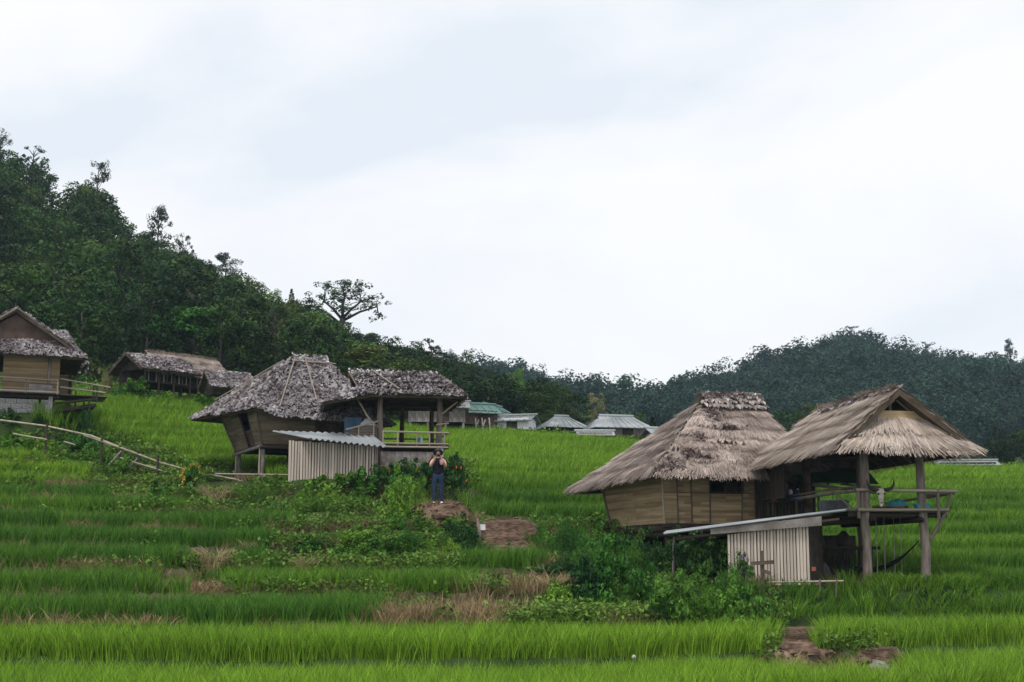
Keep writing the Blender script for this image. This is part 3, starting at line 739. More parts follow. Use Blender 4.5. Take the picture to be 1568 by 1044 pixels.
# leaf ridge cap: a box-like course standing on the ridge
cb = MB(); cb.hexa([(2.02, 1.55, zr - .22), (4.12, 1.55, zr - .22), (4.12, 2.35, zr - .22), (2.02, 2.35, zr - .22)], [(2.08, 1.75, zr + .20), (4.08, 1.75, zr + .20), (4.08, 2.15, zr + .20), (2.08, 2.15, zr + .20)])
rc = cb.build('ridge_cap', G['rust'] if False else G['thatch_edge'], H)
lb = MB(); cover(lb, ((2.0, 1.60, zr - .10), (4.14, 1.60, zr - .10), (4.08, 1.80, zr + .23), (2.06, 1.80, zr + .23)), 'leaf', seed=77, course=.13, step=.035)
cover(lb, ((2.06, 1.72, zr + .23), (4.08, 1.72, zr + .23), (4.08, 2.2, zr + .24), (2.06, 2.2, zr + .24)), 'leaf', seed=79)
o = lb.build('leaf_cover', G['ridge_leaf'], rc); o['kind'] = 'stuff'
# torn patches of leaves on the front slope and a darker course that has slipped
pb = MB(); r_ = np.random.default_rng(5)
for (u, v, ru, rv_, k) in ((.07, .07, .045, .035, 80), (.13, .24, .035, .025, 45), (.17, .46, .03, .03, 40), (.28, .80, .05, .04, 45), (.20, .90, .04, .04, 30), (.42, .62, .08, .010, 34), (.03, .10, .02, .05, 40), (.36, .38, .08, .010, 26), (.22, .20, .06, .01, 26)):
    uu = r_.normal(u, ru, k); vv = r_.normal(v, rv_, k).clip(0, .98)
    E = np.array(FL) + (np.array(FR) - np.array(FL)) * uu[:, None]; Rr = np.array(RL_) + (np.array(RR_) - np.array(RL_)) * uu[:, None]
    P = E + (Rr - E) * vv[:, None] + np.array([0, -.06, .10]); a = r_.normal(0, 1, (k, 3)); a[:, 2] -= .2; a = _n(a) * .12; b = _n(np.cross(a, r_.normal(0, .35, (k, 3)) + np.array([0, -.6, .7]))) * .05
    pb.quads(np.stack([P - a, P + b, P + a, P - b], 1), r_.uniform(0, 1, k))
o = pb.build('torn_leaf_patch', G['leaf_roof_brown'], H); o['kind'] = 'stuff'
# a clay jar lodged on the left hip of the roof
p = H.matrix_basis @ Vector(lerp3(BL, RL_, .45)) if False else None

# ------------------------------------------------------------------ RIGHT: open pavilion
t = thing('thatched_pavilion', 'open straw roofed pavilion on stout wooden posts with a railed bamboo deck, at the right', 'pavilion', W(1330, 894, 38), math.radians(10))
V = t
dk = 1.93
post('post', (0, 0, -.5), (-.02, 0, 3.75), .125, 'post', V, 1); post('post', (1.68, 0, -.5), (1.56, 0, 3.75), .125, 'post', V, 2)
post('post', (-.02, 4, -.5), (-.02, 4, 3.9), .12, 'darkwood', V, 3); post('post', (1.62, 4, -.5), (1.62, 4, 3.9), .12, 'post', V, 4)
pole('pole_prop', (1.86, .03, -.4), (1.70, .03, .95), .022, 'bamboo', V)
# deck: boards on joists, pale bamboo at the front edge
for i in range(24):
    y = -.10 + i * .225
    plank('deck_board', (1.05, y + .1, dk - .03 + rnd.uniform(-.006, .006)), (2.62 - .0 * i, .205, .035), 'bamboo_dark', V)
pole('deck_edge_pole', (-.30, -.17, dk), (2.28, -.17, dk + .02), .045, 'bamboo', V); pole('deck_edge_pole', (-.28, -.14, dk), (-.28, 5.0, dk), .05, 'bamboo_dark', V)
pole('deck_edge_pole', (-.42, .3, dk - .06), (-.46, 5.2, dk - .10), .055, 'darkwood', V)
for y in (.15, 2.0, 3.9): pole('joist', (-.45, y, dk - .12), (2.35, y, dk - .12), .07, 'darkwood', V)
for x in (.15, 1.5): pole('bearer', (x, -.15, dk - .25), (x, 5.1, dk - .25), .075, 'darkwood', V)
pole('brace', (1.78, -.05, 1.15), (2.22, -.12, dk - .05), .05, 'post', V); pole('brace', (2.2, -.14, dk - .1), (2.42, -.1, dk + .50), .04, 'post', V)
# rails
rz_ = dk + .53
pole('rail', (-.32, -.15, rz_), (.08, -.17, rz_ + .01), .045, 'bamboo', V); pole('rail', (.05, -.16, rz_), (2.55, -.18, rz_ - .01), .045, 'bamboo', V)
pole('rail', (1.70, .15, rz_ - .10), (2.62, .1, rz_ - .04), .05, 'post', V); pole('rail', (.95, .9, dk + .22), (2.5, .3, rz_ - .08), .035, 'bamboo_dark', V)
for (x, y) in ((-.25, -.12), (1.98, -.18)): pole('baluster', (x, y, dk - .22), (x, y, rz_ + .03), .05, 'post', V)
mb = MB(); mb.tube([(-.10, -.02, rz_ + .0), (-.32, 1.5, rz_ + .0), (-.50, 3.2, rz_ - .06), (-.62, 5.3, rz_ - .02)], [.05, .055, .05, .04]); mb.build('rail', G['bamboo_dark'], V, True)
mb = MB(); mb.tube([(-.05, .4, rz_ + .12), (-.35, 2.2, rz_ + .10), (-.50, 3.0, rz_ + .05), (-.62, 4.9, rz_ + .06)], [.03, .035, .03, .03]); mb.build('rail', G['bamboo_dark'], V, True)
pole('brace', (-.28, .2, dk + .05), (-.36, 1.2, rz_ - .02), .03, 'bamboo_dark', V); pole('baluster', (-.42, 2.2, dk - .1), (-.42, 2.2, rz_ - .04), .045, 'darkwood', V); pole('baluster', (-.52, 3.6, dk - .1), (-.52, 3.6, rz_ - .04), .045, 'darkwood', V)
# roof frame and roof
ez, rzt = 3.50, 5.12
eFL, eFR, eBR, eBL = (-1.12, -1.0, ez), (2.80, -1.0, ez - .02), (2.80, 5.9, ez), (-1.36, 5.9, ez - .10)
rF, rB = (.83, -.55, rzt), (.83, 5.0, rzt)
gl, gr_, gz_ = (-.06, -.34, 4.33), (1.72, -.34, 4.33), 4.33
sl_ = roof(V, [(eBL, eFL, rF, rB), (eFR, eBR, rB, rF), ((-1.10, -1.03, ez), (2.78, -1.03, ez - .02), gr_, gl), (eBR, eBL, rB, rB)], 'thatch', G['thatch_new'], .13, seed=40, dens=1.2, bump=.06)
gb = MB(); gb.slab([(.02, -.40, 4.34), (1.64, -.40, 4.34), (1.48, -.37, 4.56), (.18, -.37, 4.56)], .04); gb.build('gable_board', G['mat'], V)
gb = MB(); gb.slab([(.05, .55, 4.45), (1.61, .55, 4.45), (.83, .55, 5.02)], .04); gb.build('gable_shade_sheet', G['darkwood'], V)  # dark sheet standing in for the shade inside the open gable
pole('king_post', (.70, -.22, 4.42), (.72, -.22, 4.98), .04, 'post', V)
pole('ridge_pole', (.83, -.55, 4.97), (.83, 5.1, 4.97), .05, 'bamboo_dark', V)
for a, b in (((-.30, -.5, 4.12), (.83, -.5, 4.99)), ((1.96, -.5, 4.12), (.83, -.5, 4.99))): pole('barge_pole', a, b, .035, 'bamboo_dark', V)
for y in (0, 4): pole('tie_beam', (-.9, y, 3.62), (2.5, y, 3.62), .07, 'darkwood', V)
for x in (-.02, 1.6): pole('wall_plate', (x, -.8, 3.72), (x, 5.6, 3.72), .065, 'darkwood', V)
for i in range(6): 
    y = -.3 + i * 1.0
    pole('rafter', (-1.0, y, 3.42), (.8, y, 4.85), .03, 'bamboo_dark', V); pole('rafter', (2.65, y, 3.42), (.86, y, 4.85), .03, 'bamboo_dark', V)
ridge_leaves(V, (.83, -.40, rzt + .02), (.83, 3.4, rzt + .02), .20, G['leaf_roof_brown'], 260, 8)
ridge_leaves(V, (.60, 2.0, rzt - .12), (.50, 4.2, rzt - .18), .10, G['leaf_roof'], 70, 9, 'ridge_leaf_strip')
# straw standing up along both barge edges
hb = MB(); r_ = np.random.default_rng(15); k = 420
for sgn in (-1, 1):
    tt = r_.uniform(0, 1, k); P = np.stack([.83 + sgn * tt * 1.93, -.47 - tt * .5, rzt - tt * 1.62 + .03], -1)
    dv = np.stack([sgn * .9 + r_.normal(0, .15, k), r_.normal(-.15, .2, k), np.full(k, -.62)], -1); dv = _n(dv) * r_.uniform(.12, .26, k)[:, None]; sd_ = _n(np.cross(dv, r_.normal(0, 1, (k, 3)))) * .012
    hb.quads(np.stack([P - sd_, P + sd_, P + dv + sd_ * .4, P + dv - sd_ * .4], 1), r_.uniform(0, 1, k))
o = hb.build('barge_straw', G['thatch_new'], V); o['kind'] = 'stuff'
# board half walls at back and hut side, coloured dark for the under-roof shade, and the split-bamboo awning behind
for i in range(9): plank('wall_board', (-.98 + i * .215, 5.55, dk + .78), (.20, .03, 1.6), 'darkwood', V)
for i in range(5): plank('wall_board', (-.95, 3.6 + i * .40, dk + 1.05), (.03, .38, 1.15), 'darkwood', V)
mb = MB(); mb.slab([(-.1, 4.3, dk + 1.02), (2.35, 4.3, dk + .98), (2.55, 5.6, dk + 1.52), (-.1, 5.6, dk + 1.56)], .03); mb.build('awning_sheet', G['greensheet'], V, label='green plastic awning sheet')
pole('awning_pole', (.2, 4.2, dk + .92), (2.2, 4.2, dk + .70), .05, 'post', V); pole('awning_pole', (1.2, 4.4, dk + .95), (2.45, 4.4, dk + .88), .035, 'bamboo_dark', V)
for x in (.15, .75, 1.35): pole('awning_rib', (x, 4.25, dk + .95), (x, 5.6, dk + 1.48), .03, 'darkwood', V)
VI = Matrix.Translation(V.location) @ Matrix.Rotation(V.rotation_euler.z, 4, 'Z')
def at(v): return VI @ Vector(v)

# things in and under the pavilion
def skull():
    s = thing('buffalo_skull', 'bleached buffalo skull with curved black horns hung on the front rail of the pavilion', 'skull', at((.32, -.28, dk + .14)), math.radians(6))
    mb = MB()
    prof = [(0, .52, .13, .07), (0, .44, .145, .09), (0, .34, .12, .09), (0, .22, .085, .075), (0, .10, .06, .055), (0, .0, .055, .045), (0, -.06, .03, .03)]
    vs_, n = [], 12
    for (x, z, rx, ry) in prof:
        for k in range(n):
            a = 2 * math.pi * k / n; vs_.append((rx * math.cos(a), ry * math.sin(a) * (1.0 if math.sin(a) > 0 else .8), z))
    f = [(i * n + k, i * n + (k + 1) % n, (i + 1) * n + (k + 1) % n, (i + 1) * n + k) for i in range(len(prof) - 1) for k in range(n)] + [tuple(range(n)), tuple(range(len(vs_) - 1, len(vs_) - n - 1, -1))]
    mb.add(vs_, f); s.scale = (.82,) * 3; mb.build('cranium', G['bone'], s, True)
    for sx in (-1, 1):
        h = MB(); h.tube([(sx * .08, 0, .47), (sx * .22, -.02, .47), (sx * .36, -.03, .53), (sx * .44, -.02, .66), (sx * .45, 0, .82)], [.055, .06, .05, .034, .008], 9); h.build('horn', G['horn'], s, True)
        e = MB(); e.ball((sx * .10, -.06, .34), (.03, .03, .035)); e.build('eye_socket', G['black'], s, True)
        e = MB(); e.ball((sx * .022, -.05, .06), (.012, .015, .03), 6, 4); e.build('nostril', G['black'], s, True)
skull()
def basket(name, label, loc, r, h, mat, rz=0):
    b = thing(name, label, 'basket', loc, rz); mb = MB(); n = 20
    for i in range(4): mb.tube([(math.cos(2 * math.pi * k / n) * (r - .01 * i), math.sin(2 * math.pi * k / n) * (r - .01 * i), .02 + h * i / 3) for k in range(n + 1)], .018, 5)
    mb.tube([(0, 0, 0), (0, 0, .02)], [r, r], n); mb.build('wall', G[mat], b, True)
    m2 = MB(); m2.tube([(math.cos(2 * math.pi * k / n) * r, math.sin(2 * math.pi * k / n) * r, h + .02) for k in range(n + 1)], .028, 6); m2.build('rim', G[mat], b, True)
basket('winnowing_basket', 'shallow round bamboo tray lying on the pavilion deck behind the rail', at((.95, .55, dk)), .46, .10, 'bamboo_dark')
def cloth(name, label, loc, size, mat, seed, cat='cloth'):
    r = np.random.default_rng(seed); n = 9; g = np.linspace(-1, 1, n); X_, Y_ = np.meshgrid(g, g)
    Z_ = np.maximum(0, 1 - X_ ** 2 - Y_ ** 2 * .9) * .8 + r.uniform(0, .35, X_.shape) * (np.maximum(np.abs(X_), np.abs(Y_)) < .95)
    P = np.stack([X_ * size[0] / 2 + r.normal(0, .03, X_.shape), Y_ * size[1] / 2, Z_ * size[2]], -1).reshape(-1, 3)
    id_ = np.arange(n * n).reshape(n, n); mb = MB(); mb.add(P, np.stack([id_[:-1, :-1], id_[:-1, 1:], id_[1:, 1:], id_[1:, :-1]], -1).reshape(-1, 4).tolist())
    o = mb.build(name, G[mat], None, True); o.location = loc; o.rotation_euler.z = V.rotation_euler.z; tag(o, label, cat); return o
cloth('cloth', 'turquoise cloth heaped on the bamboo tray', at((1.12, .5, dk + .125)), (.62, .3, .20), 'teal', 1)
b_ = thing('plastic_box', 'small turquoise plastic box at the edge of the deck beside the tray', 'box', at((1.62, .05, dk)), V.rotation_euler.z)
mb = MB(); mb.hexa([(-.15, -.1, 0), (.15, -.1, 0), (.15, .1, 0), (-.15, .1, 0)], [(-.18, -.12, .15), (.18, -.12, .15), (.18, .12, .15), (-.18, .12, .15)]); mb.build('body', G['teal'], b_)
mb = MB(); mb.box((0, 0, .165), (.39, .27, .028)); mb.build('lid', G['teal'], b_)
for i in range(10): plank('shade_board', (-.75 + i * .26, 4.7, .62), (.25, .04, 1.5 + rnd.uniform(-.1, .1)), 'darkwood', V)  # dark boards added to deepen the shade under the deck
# belongings on a shelf at the back left of the pavilion
sh_ = thing('shelf', 'dark wooden shelf between pavilion and hut holding belongings', 'shelf', at((-.50, 4.6, dk)), V.rotation_euler.z)
plank('shelf_board', (0, 0, .42), (1.0, .5, .04), 'darkwood', sh_)
for sx in (-.45, .45):
    for sy in (-.2, .2): pole('leg', (sx, sy, 0), (sx, sy, .40), .03, 'darkwood', sh_)
def sack(name, label, loc, w, h, mat, cat, seed=0):
    r = random.Random(seed); mb = MB(); pts = [(0, 0, 0), (0, 0, .05 * h), (.02, 0, .35 * h), (.0, .01, .7 * h), (.03, 0, .92 * h), (.03, 0, h)]
    mb.tube(pts, [w * .40, w * .5, w * .5 * r.uniform(.95, 1.05), w * .42, w * .2, w * .08], 12); o = mb.build(name, G[mat], None, True); o.location = loc; tag(o, label, cat); return o
sack('sack', 'grey cloth sack standing on the dark shelf beside the hut', at((-.55, 4.75, dk + .44)), .50, .72, 'greycloth', 'sack', 1)
def crate_(label, loc, mat, size, cat='box', name='plastic_crate'):
    b = thing(name, label, cat, loc, V.rotation_euler.z); w, d, h = size
    mb = MB(); mb.hexa([(-w * .46, -d * .46, 0), (w * .46, -d * .46, 0), (w * .46, d * .46, 0), (-w * .46, d * .46, 0)], [(-w / 2, -d / 2, h), (w / 2, -d / 2, h), (w / 2, d / 2, h), (-w / 2, d / 2, h)]); mb.build('body', G[mat], b)
    
    for q in (-1, 1): mb = MB(); mb.box((0, q * (d / 2 + .012), h - .03), (w * 1.03, .02, .04)); mb.build('rim', G[mat], b)
    return b
crate_('blue plastic crate on the shelf in front of the grey sack', at((-.28, 4.48, dk + .44)), 'blue', (.46, .26, .18))
def jar(label, loc, mat, r=.06, h=.16):
    j = thing('jar', label, 'jar', loc); mb = MB(); mb.tube([(0, 0, 0), (0, 0, h * .7), (0, 0, h)], [r, r, r * .6], 10); mb.build('body', G[mat], j, True)
    mb = MB(); mb.tube([(0, 0, h), (0, 0, h * 1.18)], [r * .65, r * .6], 10); mb.build('lid', G['red' if mat == 'white' else 'white'], j, True)
jar('white jar with a red lid on top of the blue crate', at((-.36, 4.48, dk + .62)), 'white'); jar('blue jar with a white lid at the right end of the blue crate', at((-.14, 4.48, dk + .62)), 'blue')
jar('orange red jar at the left end of the shelf', at((-.88, 4.42, dk + .44)), 'red', .07, .2)
crate_('dark bundle of tools and cloth on the deck under the long rail', at((-.1, 1.9, dk)), 'greycloth', (.7, .5, .34), 'bundle', 'bundle')
# under the deck: bench, bucket, stool, sacks, swing, hammock, mat
be = thing('work_bench', 'long low dark bench standing under the pavilion deck', 'bench', at((.35, 3.2, 0)), V.rotation_euler.z)
plank('top', (0, 0, .98), (2.5, 1.0, .09), 'darkwood', be)
for sx in (-1.0, 1.0):
    for sy in (-.4, .4): pole('leg', (sx, sy, -.3), (sx, sy, .94), .06, 'darkwood', be)
for i in range(5):
    o = sack('sack', ['dark sack leaning under the bench near the back post', 'grey sack in the middle under the bench', 'small dark sack under the bench by the front post', 'dark sack standing on the bench at its left', 'dark sack standing on the bench at its right'][i],
             at(((-.6, 3.4, .0), (-.05, 2.9, .0), (.25, 3.0, .0), (-.1, 3.2, 1.03), (.75, 3.3, 1.03))[i]), .42, (.55, .55, .5, .4, .45)[i], 'greycloth' if i == 1 else 'darkwood', 'sack', i)
bk = thing('bucket', 'pale plastic bucket on the bare ground under the pavilion', 'bucket', at((-.78, 1.5, .02)))
mb = MB(); mb.tube([(0, 0, 0), (0, 0, .24)], [.085, .115], 14); mb.build('body', G['white'], bk, True); mb = MB(); mb.tube([(math.cos(a) * .115, 0, .24 + math.sin(a) * .11) for a in np.linspace(0, math.pi, 9)], .006, 4); mb.build('handle', G['rope'], bk)
sw = thing('rope_swing', 'rope swing with a thin board hanging under the pavilion deck', 'swing', at((.95, .9, .05)), V.rotation_euler.z)
for x, zb in ((-.28, .0), (-.06, .0), (.22, .0), (.42, .0)): pole('rope', (x, 0, zb + .02), (x + .02, .0, dk - .16), .011, 'rope', sw, 'half')
plank('seat', (.32, 0, .02), (.26, .2, .03), 'greywood', sw); plank('seat', (-.17, 0, .02), (.28, .2, .03), 'darkwood', sw)
hm_ = MB(); pts = [at((.15, 1.2, .62)) + Vector((0, 0, 0))]
pa, pb_ = at((.05, 2.4, .72)), at((1.60, .25, 1.15))
hm_.tube([pa.lerp(pb_, t_) + Vector((0, 0, -.9 * 4 * t_ * (1 - t_) * .62)) for t_ in np.linspace(0, 1, 13)], [.015, .03, .05, .06, .07, .07, .07, .07, .06, .05, .03, .02, .015], 6)
tag(hm_.build('hammock', G['black'], None, True), 'black rolled hammock slung between the pavilion posts', 'hammock')
# skirt of brown reed matting behind
mt = thing('reed_mat', 'low brown reed screen standing under the pavilion behind the front post', 'screen', at((-.45, 2.6, -.02)), V.rotation_euler.z)
for i in range(22): pole('reed', (-.65 + i * .058, 0, -.05), (-.65 + i * .058 + rnd.uniform(-.01, .01), 0, .25 + rnd.uniform(-.02, .03)), .026, 'brownwall', mt, 'half')

# ------------------------------------------------------------------ RIGHT: lean-to shed
S = thing('lean_to_shed', 'low lean-to shed with sloping corrugated roof and split bamboo wall below the thatched hut', 'shed', W(1115, 896, 37.0), 0)
SI = inv(S)
def sp(px, py, Y): return SI @ W(px, py, Y)
mb = MB(); mb.slab([sp(1116, 894, 37.1), sp(1240, 894, 37.22), sp(1240, 894, 37.22) + Vector((0, 0, 1.66)), sp(1116, 894, 37.1) + Vector((0, 0, 1.45))], .02); mb.build('wall_backing', G['darkwood'], S)
slatted('slat', sp(1115, 895, 37.0), sp(1241, 895, 37.15), (-.02, 1.50), (-.02, 1.72), .022, 'slat', S, w=.084, seed=4)
c1, c2 = sp(1016, 817, 36.7), sp(1294, 781, 37.0); c3, c4 = sp(1300, 782, 39.0) + Vector((0, 0, .05)), sp(1020, 817, 38.8) + Vector((0, 0, .05))
corrugated('roof_sheet', [c1, c4, c3, c2], 'metal_pale', S, wave=.2, amp=.03)
f1, f2 = sp(1088, 812, 36.85), sp(1258, 795, 36.95)
mb = MB(); mb.slab([f1 + Vector((0, 0, -.10)), f2 + Vector((0, 0, -.16)), f2 + Vector((0, 0, .08)), f1 + Vector((0, 0, .04))], .05); mb.build('fascia', G['greywood'], S)
for (px, zt) in ((1118, 1.45), (1238, 1.72)): pole('corner_post', sp(px, 896, 37.25) + Vector((0, 0, -.2)), Vector((sp(px, 896, 37.25).x, sp(px, 896, 37.25).y, zt)), .05, 'darkwood', S)
pole('corner_post', sp(1030, 896, 38.6) + Vector((0, 0, -.2)), Vector((sp(1034, 896, 38.6).x, sp(1034, 896, 38.6).y, 1.25)), .045, 'greywood', S)
a_, b_2 = sp(1241, 895, 37.2), sp(1262, 895, 38.9)
mb = MB(); mb.slab([(a_.x, a_.y, 0), (b_2.x, b_2.y, 0), (b_2.x, b_2.y, 1.75), (a_.x, a_.y, 1.72)], .04); mb.build('side_board', G['darkwood'], S)
mb = MB(); mb.box(sp(1246, 871, 36.95), (.10, .07, .10)); mb.build('hinge_block', G['rust'], S)
pole('rafter', sp(1035, 825, 36.9), sp(1285, 795, 37.1), .05, 'darkwood', S)
# low bamboo rail in front of the wall
Rl = thing('bamboo_rail', 'low bamboo rail lying on short pegs along the foot of the bamboo slat wall', 'rail', W(1230, 896, 36.6))
RI = inv(Rl)
pole('rail', RI @ W(1168, 892, 36.5), RI @ W(1291, 889.5, 36.7), .028, 'bamboo', Rl)
for px in (1175, 1200, 1228, 1255, 1280): pole('peg', RI @ W(px, 915, 36.6), RI @ W(px + rnd.uniform(-2, 2), 886, 36.6), .022, 'bamboo_dark', Rl)
G['crosswood'] = M('cross_wood', (.075, .055, .042), (.13, .10, .08), 6, .9, bump=.3)
cx = thing('wooden_cross', 'weathered wooden cross of two boards in front of the bamboo slat wall', 'cross', W(1168, 900, 36.2), math.radians(-8))
mb = MB(); mb.box((0, 0, .30), (.10, .05, 1.25)); mb.build('upright', G['crosswood'], cx)
mb = MB(); mb.beam((-.29, -.05, .60), (.28, -.05, .64), .045, .095); mb.build('crossbar', G['crosswood'], cx)
mb = MB(); mb.beam((.02, -.05, .42), (.20, -.05, .36), .05, .09); mb.build('broken_bar', G['crosswood'], cx)
# ------------------------------------------------------------------ LEFT: leaf-roofed hut
L_ = thing('leaf_roofed_hut', 'stilted hut with flared bamboo walls under a tall grey dry leaf roof, left of centre', 'hut', W(400, 737, 52), math.radians(25))
fl = 1.38
A0, B0, D0, E0 = (0, 0, fl), (4.0, 0, fl), (0, 3.8, fl), (4.0, 3.8, fl)
A1, B1, D1, E1 = (-.42, -.35, 2.85), (4.2, -.35, 2.85), (-.62, 4.1, 2.85), (4.2, 4.1, 2.85)
# left wall: panel, dark doorway, panel
def wl_(u, v): return lerp3(lerp3(D0, A0, u), lerp3(D1, A1, u), v)
matwall('wall_panel', [wl_(0, 0), wl_(.50, 0), wl_(.50, 1), wl_(0, 1)], 'mat_grey', L_, rows=14, seed=61)
matwall('wall_panel', [wl_(.74, 0), wl_(1, 0), wl_(1, 1), wl_(.74, 1)], 'mat_grey', L_, rows=14, seed=62)
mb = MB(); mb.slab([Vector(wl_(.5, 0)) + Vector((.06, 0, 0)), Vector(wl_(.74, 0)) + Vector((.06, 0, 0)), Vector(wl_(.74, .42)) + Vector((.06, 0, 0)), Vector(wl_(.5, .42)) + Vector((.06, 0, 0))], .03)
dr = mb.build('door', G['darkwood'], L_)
for u in (.5, .74): pole('door_post', wl_(u, 0), wl_(u, 1), .03, 'darkwood', L_)
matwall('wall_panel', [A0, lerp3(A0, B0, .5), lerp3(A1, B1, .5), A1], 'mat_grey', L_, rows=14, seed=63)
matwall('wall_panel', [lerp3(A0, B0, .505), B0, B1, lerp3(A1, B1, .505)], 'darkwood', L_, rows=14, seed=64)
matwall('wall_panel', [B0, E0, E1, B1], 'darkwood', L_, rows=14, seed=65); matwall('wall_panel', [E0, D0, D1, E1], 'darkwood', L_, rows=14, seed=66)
for b, tp in ((A0, A1), (B0, B1), (D0, D1)): pole('corner_post', (b[0] - .02, b[1] - .03, b[2] - .05), (tp[0] - .02, tp[1] - .03, tp[2]), .04, 'bamboo_dark', L_)
mb = MB(); mb.box((2, 1.9, fl - .05), (4.15, 4.0, .08)); mb.build('floor', G['darkwood'], L_)
pole('floor_beam', (-.06, -.12, fl - .10), (-.06, 4.05, fl - .14), .075, 'greywood', L_); pole('floor_beam', (-.1, -.06, fl - .12), (4.1, -.06, fl - .12), .07, 'darkwood', L_)
for y in (1.3, 2.6): pole('floor_beam', (-.1, y, fl - .14), (4.1, y, fl - .14), .06, 'darkwood', L_)
for (x, y) in ((.05, .1), (.05, 3.55)): post('post', (x, y, -.5), (x, y, fl - .08), .085, 'bamboo' if False else 'greywood', L_, int(10 * y)); pole('post', (x - .14, y - .05, -.4), (x - .12, y - .05, fl - .1), .035, 'bamboo', L_)
for (x, y) in ((2.0, .3), (3.8, .3), (3.8, 3.5), (2, 3.5)): post('post', (x, y, -.5), (x, y, fl - .08), .08, 'darkwood', L_, int(10 * y + x))
ez = 2.52
FL, FM, FR, BR, BL = (-.42, -.75, 2.58), (.25, -1.0, 2.30), (4.7, -1.0, 2.16), (4.7, 5.0, 2.4), (-1.62, 4.75, 2.66)
RL_, RR_ = (1.72, 1.85, 4.93), (2.85, 1.85, 4.93)
roof(L_, [(FM, FR, RR_, RL_), (FL, FM, RL_, RL_), (BL, FL, RL_, RL_), (FR, BR, RR_, RR_), (BR, BL, RL_, RR_)], 'leaf', G['leaf_roof'], .10, seed=90)
ridge_leaves(L_, (1.62, 1.85, 4.96), (2.95, 1.85, 4.96), .42, G['leaf_roof'], 200, 31)
def onroof(a, b, t, up=.13): return Vector(a).lerp(Vector(b), t) + Vector((0, -up * .6, up))
pole('roof_pole', onroof(FM, RL_, .10), onroof(FM, RL_, .93), .026, 'bamboo', L_)
pole('roof_pole', onroof(BL, RL_, .25) + Vector((-.1, 0, 0)), onroof(BL, RL_, .90) + Vector((-.08, 0, 0)), .022, 'bamboo', L_)
pole('roof_pole', onroof(lerp3(FM, FR, .36), lerp3(RL_, RR_, .35), .25), onroof(lerp3(FM, FR, .33), lerp3(RL_, RR_, .28), 1.0), .026, 'bamboo', L_)
pole('roof_pole', Vector(RL_) + Vector((-.25, -.45, -.20)), Vector(RR_) + Vector((.35, -.45, -.22)), .026, 'bamboo', L_)
for k in range(3): pole('roof_pole', Vector(lerp3(BL, FL, .25 + .25 * k)) + Vector((.2, 0, .28)), Vector(lerp3(BL, FL, .32 + .25 * k)).lerp(Vector(RL_), .55) + Vector((-.12, -.02, .16)), .018, 'bamboo', L_)
# ------------------------------------------------------------------ LEFT: railed pavilion
Q = thing('leaf_roofed_pavilion', 'open railed pavilion with a grey leaf gable roof behind the standing person', 'pavilion', W(580, 737, 50.5), math.radians(9))
dk = 1.30
for (x, y, s, m) in ((0, 0, 1, 'post'), (2.12, 0, 2, 'post'), (0, 2.6, 3, 'darkwood'), (2.12, 2.6, 4, 'darkwood'), (1.0, 2.6, 5, 'darkwood')): post('post', (x, y, -.5), (x + .02, y, 3.05), .115 if y == 0 else .09, m, Q, 20 + s)
for i in range(14): plank('deck_board', (1.12, -.25 + i * .23, dk - .02 + rnd.uniform(-.006, .006)), (2.75, .21, .035), 'bamboo_dark', Q)
pole('deck_edge_pole', (.05, -.40, dk + .02), (2.42, -.40, dk + .02), .035, 'bamboo', Q); pole('deck_edge_pole', (.08, -.38, dk - .10), (2.42, -.38, dk - .10), .04, 'bamboo', Q)
for y in (-.2, 1.2, 2.5): pole('joist', (-.15, y, dk - .10), (2.45, y, dk - .10), .055, 'darkwood', Q)
pole('rail', (.08, -.38, dk + .44), (2.45, -.40, dk + .42), .035, 'bamboo', Q); pole('rail', (2.42, -.42, dk + .42), (2.36, 2.7, dk + .46), .035, 'bamboo', Q); pole('rail', (0, 2.68, dk + .46), (2.4, 2.68, dk + .46), .035, 'bamboo_dark', Q)
for x in (.10, .62, 1.30, 1.75, 2.28): pole('baluster', (x, -.39, dk - .05), (x, -.39, dk + .44), .03, 'bamboo', Q)
pole('baluster', (2.36, 1.2, dk), (2.36, 1.2, dk + .45), .03, 'bamboo', Q)
mb = MB(); mb.tube([(-.85, -.1, 3.0), (-.45, -.15, 2.3), (-.02, -.12, 1.85)], .03, 6); mb.build('brace', G['bamboo'], Q, True)
pole('brace', (2.12, 0, 2.35), (2.75, -.3, 2.85), .035, 'bamboo', Q); pole('brace', (2.0, -.2, dk + .72), (2.45, -.25, dk + .78), .03, 'bamboo', Q)
# bamboo slat half wall at the left of the deck
p0, p1 = (-1.45, -.1, dk), (-.08, -.35, dk)
for i in range(9):
    z = dk + .06 + i * .07; k = .35 + .65 * (1 - i / 9)
    pole('wall_strip', (-.10 - 1.25 * min(1, 1.15 - i * .07), -.15, z), (-.10, -.22, z + .02), .034, 'bamboo_dark', Q)
pole('wall_rail', (-1.2, -.2, dk + .50), (-.06, -.26, dk + .82), .035, 'bamboo', Q)
for (x, z) in ((-.22, .78), (-.75, .6)): pole('wall_batten', (x, -.26, dk - .05), (x, -.26, dk + z), .028, 'bamboo', Q)
# grey board skirt under the deck
for i in range(4): plank('skirt_board', (.28 + i * .545, -.28, dk - .52), (.53, .04, .52), 'greywood', Q)
plank('skirt_post', (2.15, -.33, dk - .55), (.20, .10, 1.0), 'concrete', Q)
